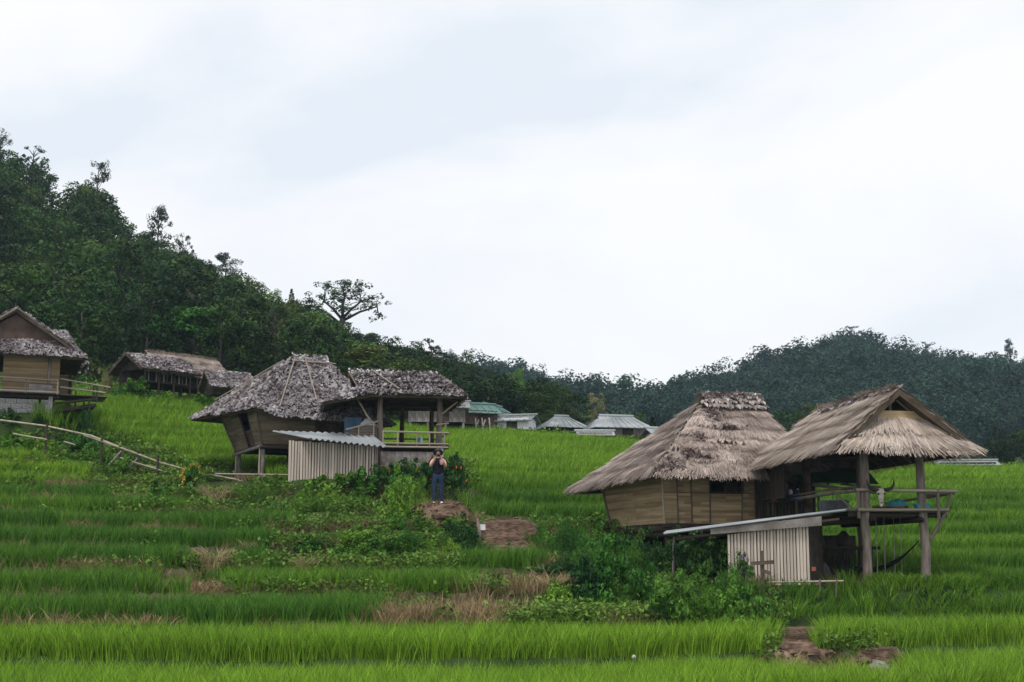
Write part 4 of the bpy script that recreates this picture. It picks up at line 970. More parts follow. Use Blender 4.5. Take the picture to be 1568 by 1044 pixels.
# roof
ez, rzt, yr = 2.98, 4.02, 1.25
eA, eB, eC, eD = (-.30, -.85, ez - .02), (3.0, -.85, ez), (3.0, 3.4, ez), (-.3, 3.4, ez)
rA, rB = (-1.05, yr, rzt + .02), (2.10, yr, rzt)
roof(Q, [(( -.62, -.85, ez), eB, rB, rA), (eB, eC, rB, rB), (eC, (-.62, 3.4, ez), rA, rB), ((-2.0, 3.3, ez - .25), (-2.0, -.75, ez - .28), (-.55, -.25, 3.34), (-.55, 2.8, 3.34)), ((-2.0, -.75, ez - .28), (-.45, -.87, ez - .02), (-.55, -.25, 3.34), (-.55, -.25, 3.34))], 'leaf', G['leaf_roof'], .09, seed=120)
mb = MB(); mb.slab([(-.42, .0, 3.30), (-.42, 2.5, 3.30), (-.42, 1.25, 3.92)][::-1], .04); mb.build('gable_board', G['darkwood'], Q)
for yy in (-.75, 3.25): pole('barge_pole', (-.68, yy, ez + .04), (-1.08, yr, rzt + .06), .035, 'bamboo_dark', Q)
pole('ridge_pole', (-1.1, yr, rzt - .1), (2.2, yr, rzt - .1), .05, 'bamboo_dark', Q)
ridge_leaves(Q, (-1.0, yr, rzt + .04), (2.1, yr, rzt + .02), .16, G['leaf_roof'], 170, 35)
pole('roof_pole', Vector((-.12, -.55, ez + .28)) + Vector((.75, 0, 0)), (-.25, yr - .05, rzt + .14), .03, 'bamboo', Q)
for y in (0, 2.6): pole('wall_plate', (-1.6, y, 2.95), (2.8, y, 2.95), .06, 'darkwood', Q)
for i in range(5): pole('rafter', (-.3 + i * .75, -.75, 2.92), (-.3 + i * .6, yr, 3.88), .03, 'bamboo_dark', Q)
QM = Matrix.Translation(Q.location) @ Matrix.Rotation(Q.rotation_euler.z, 4, 'Z')
def aq(v): return QM @ Vector(v)
# cabinet and bag inside
cb_ = thing('cupboard', 'faded blue cupboard standing inside the railed pavilion next to a white bag', 'cupboard', aq((-.90, 1.0, dk)), Q.rotation_euler.z)
mb = MB(); mb.box((0, 0, .52), (.62, .5, 1.04)); mb.build('body', G['bluegrey'], cb_)
mb = MB(); mb.box((-.15, -.262, .52), (.28, .02, .96)); mb.box((.15, -.262, .52), (.28, .02, .96)); mb.build('door', G['bluegrey'], cb_)
wb = sack('bag', 'white bag standing beside the blue cupboard in the railed pavilion', aq((-.42, .75, dk + .35)), .55, .66, 'white', 'bag', 3)
mb = MB(); mb.box((0, 0, .16), (.6, .5, .32)); o = mb.build('stool', G['darkwood'], None); o.location = aq((-.42, .75, dk + .02)); o.rotation_euler.z = Q.rotation_euler.z; tag(o, 'dark low box stool under the white bag', 'stool')
def bottle(label, loc, mat):
    j = thing('bottle', label, 'bottle', loc); mb = MB(); mb.tube([(0, 0, 0), (0, 0, .17), (0, 0, .22), (0, 0, .27)], [.055, .055, .025, .022], 10); mb.build('body', G[mat], j, True)
    mb = MB(); mb.tube([(0, 0, .27), (0, 0, .30)], [.027, .027], 8); mb.build('cap', G['white'], j)
bottle('green bottle on the floor mat of the railed pavilion', aq((1.42, .6, dk + .08)), 'teal'); bottle('pale bottle beside the green bottle in the railed pavilion', aq((1.56, .65, dk + .08)), 'white')
mb = MB(); mb.box((1.1, .9, dk + .04), (1.9, 1.2, .06)); o = mb.build('floor_mat', G['bamboo_dark'], None); o.matrix_world = QM; tag(o, 'dark bamboo floor mat on the deck of the railed pavilion', 'mat')
# ------------------------------------------------------------------ LEFT: lean-to
T = thing('lean_to_shed', 'bamboo slat lean-to with a pale wavy sheet roof in front of the leaf roofed hut', 'shed', W(440, 737, 49.3))
TI = inv(T)
def tp(px, py, Y): return TI @ W(px, py, Y)
mb = MB(); mb.slab([tp(442, 733, 49.4), tp(576, 735, 49.6), tp(576, 735, 49.6) + Vector((0, 0, 1.2)), tp(442, 733, 49.4) + Vector((0, 0, 1.4))], .02); mb.build('wall_backing', G['darkwood'], T)
slatted('slat', tp(441, 733, 49.3), tp(577, 735, 49.5), (.0, 1.42), (.0, 1.25), .025, 'slat', T, w=.098, seed=9)
corrugated('roof_sheet', [tp(474, 671, 48.8), tp(592, 684, 48.8), tp(566, 664, 50.5), tp(417, 660, 50.5)], 'metal_pale', T, wave=.2, amp=.035)
for (px, zt) in ((443, 1.45), (576, 1.2)): pole('corner_post', tp(px, 735, 49.5) + Vector((0, 0, -.4)), Vector((tp(px, 735, 49.5).x, tp(px, 735, 49.5).y, zt)), .05, 'greywood', T)
pole('wall_plate', tp(441, 677, 49.5), tp(580, 686, 49.6), .04, 'darkwood', T)
a_, b_2 = tp(578, 735, 49.5), tp(586, 735, 51.0)
mb = MB(); mb.slab([(a_.x, a_.y, 0), (b_2.x, b_2.y, 0), (b_2.x, b_2.y, 1.4), (a_.x, a_.y, 1.2)], .03); mb.build('side_wall', G['darkwood'], T)
# ------------------------------------------------------------------ FAR LEFT: house on block walls
K = thing('leaf_roofed_house', 'gabled leaf roofed house with railed porch above a grey block wall, at left edge', 'house', W(76, 642, 60), math.radians(22))
KI = inv(K)
fl = 1.12
# concrete block wall, each block a piece
for r in range(4):
    for c in range(4):
        x = -2.02 + c * .44 + (.0 if r % 2 else .22); w = .42
        if x + w / 2 > -.12: w = max(.1, 2 * (-.12 - x + .0)); 
        if w > .12 and x + w / 2 < -.05: plank('block', (x, .05 + rnd.uniform(-.008, .008), .10 + r * .205), (w, .18, .195), 'concrete', K)
    plank('block', (-.05 - .17, .05, .10 + r * .205), (.30, .18, .195), 'concrete', K)
for x in (-2.35, -.0): plank('pillar', (x, .05, .42), (.24 if x < -1 else .16, .22, 1.1), 'concrete', K)
plank('pillar', (-2.62, .1, .42), (.3, .2, 1.1), 'concrete', K); plank('rear_wall', (-1.5, 1.4, .4), (3.4, .1, 1.2), 'darkwood', K); plank('side_pier', (.16, .5, .3), (.2, .3, 1.0), 'greywood', K)
mb = MB(); mb.box((-1.9, 1.6, fl - .05), (4.4, 4.0, .1)); mb.build('floor', G['darkwood'], K)
pole('deck_edge_pole', (-4.0, -.42, fl - .02), (.30, -.42, fl - .02), .06, 'greywood', K); pole('floor_beam', (-4, .1, fl - .16), (.35, .1, fl - .16), .09, 'darkwood', K)
matwall('wall_panel', [(-1.95, .55, fl), (.35, .55, fl), (.35, .55, 2.75), (-1.95, .55, 2.75)], 'mat', K, rows=18, seed=71)
matwall('wall_panel', [(.35, .55, fl), (.35, 3.6, fl), (.35, 3.6, 2.75), (.35, .55, 2.75)], 'mat', K, rows=18, seed=72)
mb = MB(); mb.box((-3.2, 1.6, 1.95), (2.2, .05, 1.6)); mb.build('dark_wall', G['darkwood'], K)
for x in (-2.32, -.12): post('porch_post', (x, -.1, fl - .1), (x, -.1, 2.7), .075, 'post', K, int(abs(x) * 10))
pole('rail', (-4.2, -.45, fl + .56), (.25, -.45, fl + .50), .04, 'bamboo', K); pole('rail', (-4.2, -.43, fl + .40), (.2, -.43, fl + .34), .028, 'bamboo_dark', K)
for x in (-3.4, -2.1, -1.05, .22): pole('baluster', (x, -.44, fl - .1), (x, -.44, fl + .55), .035, 'bamboo_dark' if x < 0 else 'bamboo', K)
plank('rail_panel', (-.45, -.40, fl + .16), (.95, .03, .34), 'greywood', K)
# side deck
for i in range(7): plank('deck_board', (1.35, .3 + i * .3, fl - .02 - .02 * 0), (2.0, .28, .04), 'bamboo_dark', K)
pole('rail', (.35, -.1, fl + .62), (2.45, .2, fl + .38), .035, 'bamboo', K); pole('rail', (.35, -.08, fl + .26), (2.25, .2, fl + .14), .04, 'bamboo', K); pole('rail', (2.45, .2, fl + .38), (2.3, 2.2, fl + .42), .035, 'bamboo', K)
pole('rail', (2.3, 2.2, fl + .42), (.4, 2.2, fl + .5), .03, 'bamboo_dark', K)
for (x, y) in ((1.9, .15), (1.75, .15), (1.2, 2.2)): pole('baluster', (x, y, fl - .3), (x, y, fl + .4), .035, 'darkwood', K)
pole('side_brace', (.2, .1, .35), (1.9, .2, .72), .09, 'darkwood', K); pole('side_brace', (.2, .1, .70), (1.95, .2, .98), .06, 'darkwood', K); pole('side_post', (1.6, .3, -.4), (1.6, .3, .8), .05, 'greywood', K)
plank('side_platform', (1.0, .6, .50), (1.7, 1.2, .10), 'darkwood', K, (0, -.18, 0))
# roof: skirt in front of a gable, ridge running back and to the left
ez, rzt, xc = 2.62, 4.62, -1.55
eFL, eFR, eBR, eBL = (-4.6, -.9, ez), (1.35, -.9, ez - .06), (1.45, 5.0, ez), (-4.6, 5.0, ez)
rF, rB = (xc, -.15, rzt), (xc - .3, 3.8, rzt)
gL, gR = (-3.55, .05, 3.30), (.40, .05, 3.30)
roof(K, [(eBL, (-4.5, -.6, ez + .1), rF, rB), ((1.25, -.6, ez + .06), eBR, rB, rF), (eFL, eFR, gR, gL), (eBR, eBL, rB, rB)], 'leaf', G['leaf_roof'], .10, seed=150)
mb = MB(); mb.slab([(-3.4, .18, 3.25), (.30, .18, 3.25), (xc, .18, 4.45)], .04); mb.build('gable_board', G['brownwall'], K)
pole('barge_pole', (.75, -.25, 3.02), (xc, -.22, rzt + .02), .05, 'bamboo_dark', K); pole('barge_pole', (.62, -.1, 3.05), (xc, -.05, rzt - .10), .05, 'bamboo_dark', K); pole('barge_pole', (-3.9, -.25, 3.02), (xc, -.22, rzt + .02), .05, 'bamboo_dark', K)
ridge_leaves(K, rF, rB, .14, G['leaf_roof'], 120, 44)
pole('ridge_pole', (xc + .02, -.2, rzt + .08), (xc - .3, 3.8, rzt + .08), .035, 'bamboo', K)
# second leaf roof behind it
K2 = thing('leaf_roofed_house', 'second leaf roof showing just behind the gabled house at the left edge', 'house', W(88, 632, 66), math.radians(20))
roof(K2, [((-2.6, -.8, 2.3), (1.15, -.8, 2.25), (.2, 1.2, 4.05), (-1.6, 1.2, 4.05)), ((1.15, -.8, 2.25), (1.2, 3.2, 2.3), (.2, 1.2, 4.05), (.2, 1.2, 4.05)), ((1.2, 3.2, 2.3), (-2.6, 3.2, 2.3), (-1.6, 1.2, 4.05), (.2, 1.2, 4.05)), ((-2.6, 3.2, 2.3), (-2.6, -.8, 2.3), (-1.6, 1.2, 4.05), (-1.6, 1.2, 4.05))], 'leaf', G['leaf_roof'], .1, seed=170)
matwall('wall', [(-2, 0, .6), (.6, 0, .6), (.6, 0, 2.3), (-2, 0, 2.3)], 'mat_grey', K2, rows=12); 
for x in (-1.9, .5):
    for y in (0, 2.4): post('post', (x, y, -.6), (x, y, 2.4), .08, 'darkwood', K2, 3)
# ------------------------------------------------------------------ small houses of the village
def small_house(label, px, py, Y, yaw, w, d, fh, wh, rh, over, rk, rmat, wmat, form='gable', name='village_house', legs=True, openside=False, group=None):
    """w across, d deep, floor height, wall height, roof height; ridge along local x"""
    p = W(px, py, Y); h = thing(name, label, 'house', p, math.radians(yaw), group)
    if openside: 
        for x in np.linspace(-w / 2, w / 2, 4):
            pole('post', (x, -d / 2, -2.0), (x + rnd.uniform(-.08, .08), -d / 2, fh + wh + .2), .06, 'darkwood', h); pole('post', (x, d / 2, -2.0), (x, d / 2, fh + wh + .2), .06, 'darkwood', h)  # dark post colour stands in for the shade around the stilts
        mb = MB(); mb.box((0, d / 2 - .1, fh + wh * .5), (w, .05, wh)); mb.build('rear_wall', G['darkwood'], h)
        plank('floor', (0, 0, fh), (w, d, .12), 'darkwood', h); pole('rail', (-w / 2, -d / 2 - .06, fh + .6), (w / 2, -d / 2 - .06, fh + .6), .045, 'greywood', h)
        for i in range(int(w / .5)): pole('baluster', (-w / 2 + .25 + i * .5, -d / 2 - .05, fh), (-w / 2 + .25 + i * .5, -d / 2 - .05, fh + .6), .03, 'greywood', h)
    else:
        n = max(3, int(w / .45))
        for i in range(n): plank('wall_board', (-w / 2 + (i + .5) * w / n, -d / 2 + rnd.uniform(-.01, .01), fh + wh / 2), (w / n - .02, .05, wh + .1), wmat, h)
        mb = MB(); mb.box((0, .03, fh + wh / 2), (w - .06, d - .08, wh)); mb.build('inner_wall', G['darkwood'], h)
        m2 = max(2, int(d / .6))
        for sx in (-1, 1):
            for i in range(m2): plank('wall_board', (sx * w / 2, -d / 2 + (i + .5) * d / m2, fh + wh / 2), (.05, d / m2 - .02, wh + .1), wmat, h)
        if legs and fh > .3:
            for x in np.linspace(-w / 2 + .1, w / 2 - .1, 4):
                for y in (-d / 2 + .1, d / 2 - .1): pole('post', (x, y, -1.5), (x, y, fh), .09, 'greywood', h)
        dr = MB(); dr.box((w * .12, -d / 2 - .045, fh + wh * .42), (.75, .04, wh * .82)); dr.build('door', G['darkwood'], h)
    z0, z1 = fh + wh - .15, fh + wh + rh; a, b = w / 2 + over, d / 2 + over
    hip = {'gable': 0, 'hip': b * .75, 'half': b * .5}[form]
    A, B, Cc, D = (-a, -b, z0), (a, -b, z0), (a, b, z0), (-a, b, z0); r0, r1 = (-a + hip, 0, z1), (a - hip, 0, z1)
    faces = [(A, B, r1, r0), (Cc, D, r0, r1)] + ([(B, Cc, r1, r1), (D, A, r0, r0)] if hip else [])
    if rk == 'metal':
        ro = MB()
        for q in faces: 
            q = [q[0], q[1], q[2]] + ([q[3]] if np.linalg.norm(np.array(q[3]) - np.array(q[2])) > .02 else []); ro.slab(q, .05)
        ro = ro.build('roof', G[rmat], h); rb = MB()
        for q in faces:
            q = [np.array(x) for x in q]; L = np.linalg.norm(q[1] - q[0]); k = int(L / .45); nn = np.cross(q[1] - q[0], q[3] - q[0] if np.linalg.norm(q[3] - q[2]) > .02 or True else 0); nn = nn / np.linalg.norm(nn)
            for i in range(1, k):
                u = i / k; rb.beam(q[0] + (q[1] - q[0]) * u + nn * .02, (q[0] + (q[1] - q[0]) * u) * .04 + (q[3] + (q[2] - q[3]) * u) * .96 + nn * .02, .06, .04)
        o = rb.build('roof_rib', G[rmat], ro); o['kind'] = 'stuff'
        pole('ridge_cap', (r0[0] - .1, 0, z1 + .03), (r1[0] + .1, 0, z1 + .03), .10, rmat, h)
    else:
        roof(h, faces, rk, G[rmat], .1, seed=int(px + py))
    if not hip:
        for sx in (-1, 1):
            x = sx * (w / 2 - .02); g = MB(); q = [(x, -d / 2, z0 + .1), (x, d / 2, z0 + .1), (x, 0, z1 - .25)]; g.slab(q, .04); g.build('gable_board', G[wmat if not openside else 'darkwood'], h)
    if form == 'half':
        for sx in (-1, 1):
            g = MB(); x = sx * (a - hip * .72); g.slab([(x, -b * .24, z1 - rh * .26), (x, b * .24, z1 - rh * .26), (x, 0, z1 + .08)], .05); g.build('gable_vent', G['darkwood'], h)
    return h
# three huts at the forest edge on the left
small_house('open sided leaf roofed stilt hut, leftmost of three at the forest edge', 236, 612, 80, 48, 3.0, 2.4, .85, .75, .85, .5, 'leaf', 'leaf_roof', 'darkwood', name='stilt_hut', openside=True)
small_house('long stilt hut with brown straw roof, middle of three at the forest edge', 276, 615, 82, 46, 3.8, 2.2, .75, .75, 1.15, .5, 'thatch', 'thatch', 'greywood', name='stilt_hut', openside=True)
small_house('small hut with pale leaf roof, rightmost of three at the forest edge', 347, 614, 78, 30, 2.0, 1.6, .3, .45, .85, .32, 'leaf', 'leaf_roof', 'darkwood', name='stilt_hut')
# village beyond the rice slope
small_house('weathered grey plank house half hidden behind the left railed pavilion', 668, 660, 92, 4, 3.6, 3, .5, 1.0, .42, .35, 'metal', 'metal', 'greywood')
gh = small_house('brown house with a green sheet roof, largest in the village row', 724, 658, 96, 22, 2.5, 2.6, .3, .85, .6, .3, 'metal', 'metal_green', 'brownwall')
small_house('smaller house with green roof and white gable edge beside the big green roof', 754, 658, 99, 62, 2.0, 2.0, .3, .85, .55, .28, 'metal', 'metal_green', 'brownwall')
small_house('low white walled shed with a lean grey roof at the end of the village row', 783, 661, 96, -18, 2.9, 1.8, .1, .68, .3, .3, 'metal', 'metal', 'white', name='village_shed', legs=False)
small_house('dark house with a pale hipped sheet roof, left of the pale gabled one', 860, 665, 100, 18, 2.3, 2.2, .0, .52, .75, .5, 'metal', 'metal', 'darkwood', 'hip')
small_house('grey plank house with a wide pale hipped roof and small gable vent', 944, 677, 96, 14, 3.0, 2.6, .1, .88, .78, .55, 'metal', 'metal_pale', 'greywood', 'half')
small_house('low flat roofed shed in front of the wide pale hipped roof house', 911, 676, 93, 2, 2.1, 1.3, .0, .50, .18, .2, 'metal', 'metal_pale', 'greywood', name='village_shed', legs=False)
small_house('house with pale sheet roof almost hidden behind the left edge of the thatched hut', 1016, 684, 94, 20, 2.0, 2.2, .1, .6, .5, .3, 'metal', 'metal_pale', 'greywood')
small_house('low shed with a grey sheet roof beyond the rice at the far right', 1478, 719, 92, -6, 3.4, 2, .0, .35, .22, .3, 'metal', 'metal', 'darkwood', name='village_shed', legs=False)
# leaning poles stacked against the green-roofed house
for i, px in enumerate((726, 731, 736, 741, 747)):
    a = W(px + (-5 if i % 2 else 4), 664, 92.5); b = W(px + 2, 640 + 3 * (i % 2), 93.6); mb = MB(); mb.tube([a, b], .05, 6)
    tag(mb.build('leaning_pole', G['greywood'], None), 'grey pole leaning against the front of the green roofed house', 'pole', 'poles leaning on the green roofed house')
# red clay pot glimpsed over the left roof slope of the thatched hut
p_ = W(1041, 645, 47.0); ob = thing('clay_pot', 'red clay pot lodged on the left slope of the thatched hut roof', 'pot', p_ + Vector((0, 0, -.08)))
mb = MB(); mb.tube([(0, 0, -.12), (0, 0, 0), (0, 0, .10), (0, 0, .16)], [.07, .14, .13, .09], 12); mb.build('body', G['rust'], ob, True); mb = MB(); mb.tube([(0, 0, .15), (0, 0, .19)], [.10, .115], 12); mb.build('rim', G['rust'], ob)
# ------------------------------------------------------------------ bamboo rail fence on the left
pts = [(-70, 633, 58.5), (0, 643, 57.5), (70, 652, 56.5), (140, 667, 55.5), (200, 691, 54.2), (245, 708, 53.4), (300, 723, 52.6), (345, 731, 51.4), (372, 737, 50.9)]
fb = W(200, 700, 54); Fn = thing('bamboo_fence', 'long sagging bamboo rail fence on short posts running down to the tall roofed hut', 'fence', fb); FI = inv(Fn)
P = [FI @ W(*q) for q in pts]
mb = MB(); mb.tube(P[:5], [.038, .038, .036, .034, .028], 7); mb.build('rail', G['bamboo'], Fn, True)
mb = MB(); mb.tube([P[3] + Vector((-.3, 0, .02)), P[4], P[5], P[6], P[7], P[8]], [.03, .038, .038, .038, .034, .03], 7); mb.build('rail', G['bamboo'], Fn, True)
for a, b in (((20, 664, 56.6), (72, 673, 56.2)), ((98, 676, 55.6), (115, 681, 55.4)), ((184, 701, 54.2), (255, 723, 53.2)), ((205, 710, 54), (240, 716, 53.5)), ((330, 725.5, 51.4), (442, 727, 50.4)), ((345, 731, 51.0), (362, 734, 50.9))):
    pole('rail', FI @ W(*a), FI @ W(*b), .032, 'bamboo', Fn)
for px, y0, Y in ((72, 650, 56.4), (156, 672, 55), (184, 682, 54.5), (212, 690, 54), (242, 697, 53.4), (300, 720, 52.6), (330, 728, 52)):
    g = gz(px, Y); tp_ = W(px, y0, Y); pole('post', FI @ Vector((tp_.x, tp_.y, min(g.z, tp_.z) - .4)), FI @ tp_, .05, 'darkwood', Fn)
pole('brace', FI @ W(166, 712, 54.2), FI @ W(186, 690, 54.4), .03, 'greywood', Fn); pole('brace', FI @ W(196, 717, 53.8), FI @ W(212, 700, 54), .03, 'greywood', Fn)
# ------------------------------------------------------------------ path ledges, earth steps and stones
def lump(name, label, x0, x1, yt, yb, Y, depth, mat='dirt', seed=0, rough=.05, cat=None, kind='structure', batter=.3):
    r = np.random.default_rng(seed); a, b = W(x0, yt, Y), W(x1, yt, Y); c = W(x0, yb, Y - batter); w = b.x - a.x; h = a.z - c.z
    nx, nz, ny = 26, 10, 8; mb = MB(); P = []
    prof = [(-batter * (1 - t) - .0, -h * (1 - t)) for t in np.linspace(0, 1, nz)] + [(depth * t, .0) for t in np.linspace(.08, 1, ny)]
    for (dy, dz) in prof:
        for i in range(nx):
            u = i / (nx - 1); n1 = float(fbm(u * w * 2.2 + seed, dy * 3 + dz * 4 + seed, 4, seed)) - .45; n2 = float(fbm(u * w * 5 + 9, dy * 6 + dz * 9, 3, seed + 5)) - .45
            edge = min(u, 1 - u) * 8; drop = -.12 * max(0, 1 - edge) * (1 if dz > -h * .95 else 0)
            P.append((a.x + u * w + n2 * .06, Y + dy + n1 * rough * 3, a.z + dz + drop + n2 * rough * 2.2))
    k = len(prof); id_ = np.arange(k * nx).reshape(k, nx)
    mb.add(P, np.stack([id_[:-1, :-1], id_[:-1, 1:], id_[1:, 1:], id_[1:, :-1]], -1).reshape(-1, 4).tolist())
    o = mb.build(name, G[mat], None, True)
    if kind: o['kind'] = kind
    else: tag(o, label, cat)
    return o
lump('path', '', 648, 718, 773, 794, 43.6, 1.6, seed=3, rough=.03)
lump('path', '', 655, 690, 784, 796, 43.3, .4, seed=13, rough=.05)
lump('path', '', 732, 822, 797, 819, 42.6, .5, seed=5, batter=.03, rough=.025)
for i in range(4): lump('path', '', 738 - i, 810 + i * 2, 816 + i * 6.5, 825 + i * 7.5, 42.45 - .5 * i, .55, seed=20 + i, rough=.035, batter=.05)
for (cx_, cy_, w_, hh_, sd_) in ((1226, 984, 31, .34, 61), (1228, 1000, 27, .18, 62), (1341, 1012, 42, .24, 63)):
    g = gp(cx_, cy_); k_ = FPX / g.y; yt_ = proj(g.x, g.y, g.z + hh_)[1]
    lump('path', '', cx_ - w_, cx_ + w_, yt_, yt_ + hh_ * k_ * 1.5, g.y, .8, seed=sd_, rough=.03, batter=.08)
st = MB(); r_ = np.random.default_rng(4); n, m = 14, 8; vs_ = []
for i in range(m + 1):
    for k in range(n):
        a, b = math.pi * i / m, 2 * math.pi * k / n; q = 1 + .35 * (float(fbm(math.cos(b) * 1.6 + 5, math.sin(b) * 1.6 + math.cos(a) * 2, 3, 2)) - .45)
        vs_.append((.33 * q * math.sin(a) * math.cos(b), .26 * q * math.sin(a) * math.sin(b), .20 * q * max(-.6, math.cos(a)) + .03 * math.sin(b * 3)))
st.add(vs_, [(i * n + k, (i + 1) * n + k, (i + 1) * n + (k + 1) % n, i * n + (k + 1) % n) for i in range(m) for k in range(n)])
o = st.build('stone', G['stone'], None); o.location = gp(1342, 1030) + Vector((0, 0, .05)); tag(o, 'grey flat stone set below the earth ledge of the path at the lower right', 'stone')
o = bpy.data.objects.new('stone', st.mesh('small_stone', G['dirt'])); C.objects.link(o); o.location = W(677, 790, 43.1); o.scale = (1.0, .8, .8); tag(o, 'reddish stone sticking out of the path bank below the standing person', 'stone')
for i, (px, py, sc_, mt_) in enumerate(((1215, 972, .8, 'dirt'), (1240, 990, .6, 'dirt'), (1318, 1010, .8, 'dirt'), (1365, 1018, .6, 'stone'), (1300, 1026, .5, 'stone'))):
    q = bpy.data.objects.new('stone', st.mesh('small_stone', G[mt_])); C.objects.link(q); q.location = gp(px, py) + Vector((0, 0, -.02)); q.scale = (sc_, sc_ * .8, sc_ * .6); q.rotation_euler.z = i * 1.3
    tag(q, ['earthy stone on the upper step of the lower right path', 'smaller earthy stone below the upper step of the lower right path', 'earthy stone left of the grey flat stone', 'grey stone right of the flat stone on the path', 'small grey stone at the left of the flat stone on the path'][i], 'stone')
sk = MB(); a = W(735, 846, 42.0); b = W(731, 793, 42.0); sk.tube([a + Vector((0, 0, -.2)), a.lerp(b, .5) + Vector((.03, 0, 0)), b], [.055, .05, .04], 8); tag(sk.build('wooden_stake', G['post'], None, True), 'leaning wooden stake beside the earth steps', 'stake')
pb_ = MB(); p = W(738, 807, 42.1); pb_.box(p, (.19, .04, .15)); pb_.box(p + Vector((0, -.02, .07)), (.21, .02, .02)); 
o = MB(); o.box((0, 0, 0), (.20, .04, .17)); o.box((0, -.021, .075), (.20, .006, .016)); o = o.build('plastic_board', G['white'], None); o.location = p; tag(o, 'small white board stuck upright beside the stake at the earth steps', 'board')
# ------------------------------------------------------------------ person
def skinned(name, verts, edges, rad, mat, parent, sub=2, root=0):
    me = bpy.data.meshes.new(name); me.from_pydata(verts, edges, []); me.materials.append(G[mat])
    o = bpy.data.objects.new(name, me); C.objects.link(o); o.parent = parent
    s = o.modifiers.new('skin', 'SKIN'); s.use_smooth_shade = True
    me.skin_vertices  # created with the modifier
    for i, r in enumerate(rad):
        d = me.skin_vertices[0].data[i]; d.radius = r if hasattr(r, '__len__') else (r, r); d.use_root = (i == root)
    b = o.modifiers.new('smooth', 'SUBSURF'); b.levels = sub; b.render_levels = sub
    return o
pp = gz(671, 43.9); pp.z = W(671, 772.5, 43.9).z
Pn = thing('person', 'person in dark top, pink sleeves and blue jeans on the path holding up a camera', 'person', pp, math.radians(4))
Vt, Ed, Rd = [], [], []
def ch(start, pts):
    p = start
    for co, r in pts:
        Vt.append(co); Rd.append(r); Ed.append((p, len(Vt) - 1)) if p is not None else None; p = len(Vt) - 1
    return p
ch(None, [((0, 0, .93), (.15, .11))]); sp_ = ch(0, [((0, 0, 1.10), (.13, .10)), ((0, .01, 1.28), (.155, .105))]); nk = ch(sp_, [((0, .01, 1.41), (.10, .08)), ((0, .0, 1.47), .05), ((0, -.01, 1.52), .055), ((0, -.015, 1.59), (.075, .09)), ((0, -.0, 1.65), (.06, .075))])
for s in (-1, 1):
    e = ch(sp_, [((s * .15, .01, 1.38), .055), ((s * .20, -.03, 1.27), .045), ((s * .235, -.10, 1.15), .042), ((s * .16, -.20, 1.28), .036), ((s * .085, -.245, 1.42), .028), ((s * .065, -.25, 1.47), (.034, .022))])
    for k in range(4): ch(e, [((s * (.060 - .004 * k), -.275, 1.50 - .018 * k + .01), .009), ((s * (.035 - .004 * k), -.305, 1.515 - .018 * k), .008), ((s * (.012), -.312, 1.513 - .018 * k), .007)])
    ch(e, [((s * .055, -.262, 1.445), .010), ((s * .03, -.28, 1.45), .008)])
    ch(0, [((s * .09, 0, .84), .085), ((s * .10, -.015, .50), .055), ((s * .105, .005, .30), .05), ((s * .11, .02, .09), .036), ((s * .115, -.03, .045), .04), ((s * .12, -.12, .03), .035)])
skinned('body', Vt, Ed, Rd, 'skin', Pn, 2)
skinned('jeans', [(0, 0, .96), (0, 0, 1.02)] + [(s * x, y, z) for s in (-1, 1) for (x, y, z) in ((.088, 0, .84), (.10, -.01, .66), (.105, -.015, .48), (.108, .005, .28), (.112, .02, .085))],
        [(0, 1), (0, 2), (2, 3), (3, 4), (4, 5), (5, 6), (0, 7), (7, 8), (8, 9), (9, 10), (10, 11)], [(.165, .13), (.155, .12)] + [.105, .092, .075, .068, .062] * 2, 'denim', Pn)
skinned('top', [(0, 0, .86), (0, 0, 1.08), (0, .005, 1.28), (0, .01, 1.40), (-.11, .01, 1.39), (.11, .01, 1.39)], [(0, 1), (1, 2), (2, 3), (3, 4), (3, 5)], [(.205, .165), (.175, .14), (.185, .14), (.115, .095), .07, .07], 'black', Pn)
for s in (-1, 1):
    skinned('sleeve', [(s * .13, .01, 1.385), (s * .20, -.03, 1.275), (s * .225, -.08, 1.18)], [(0, 1), (1, 2)], [.075, .066, .060], 'pink', Pn)
    sh_o = skinned('shoe', [(s * .115, .05, .045), (s * .118, -.03, .05), (s * .124, -.14, .035)], [(0, 1), (1, 2)], [(.042, .045), (.046, .05), (.04, .033)], 'white', Pn)
    m_ = MB(); m_.ball((s * .033, -.088, 1.588), .011, 8, 5); m_.build('eye', G['black'], Pn, True); m_ = MB(); m_.ball((s * .082, .0, 1.575), (.012, .022, .032), 8, 5); m_.build('ear', G['skin'], Pn, True)
m_ = MB(); m_.tube([(0, -.085, 1.59), (0, -.115, 1.562), (0, -.088, 1.553)], [.008, .016, .010], 7); m_.build('nose', G['skin'], Pn, True); m_ = MB(); m_.ball((0, -.088, 1.528), (.022, .006, .007), 8, 4); m_.build('mouth', G['pink'], Pn, True)
skinned('hair', [(0, .03, 1.645), (0, -.03, 1.665), (0, .065, 1.57), (-.085, .03, 1.60), (.085, .03, 1.60), (-.095, .03, 1.50), (.095, .03, 1.50), (0, .08, 1.47), (0, -.085, 1.635)], [(0, 1), (0, 2), (0, 3), (0, 4), (3, 5), (4, 6), (2, 7), (1, 8)], [(.125, .115), (.085, .06), (.115, .10), (.07, .085), (.07, .085), (.06, .07), (.06, .07), (.10, .07), (.085, .045)], 'hair', Pn)
PM = Matrix.Translation(Pn.location) @ Matrix.Rotation(Pn.rotation_euler.z, 4, 'Z')
m_ = MB(); m_.ball((0, .018, 1.640), (.100, .108, .105), 12, 8); m_.build('fringe', G['hair'], Pn, True)
cm = thing('camera_body', 'small black camera held up in front of the face of the standing person', 'camera', PM @ Vector((0, -.285, 1.49)), Pn.rotation_euler.z)
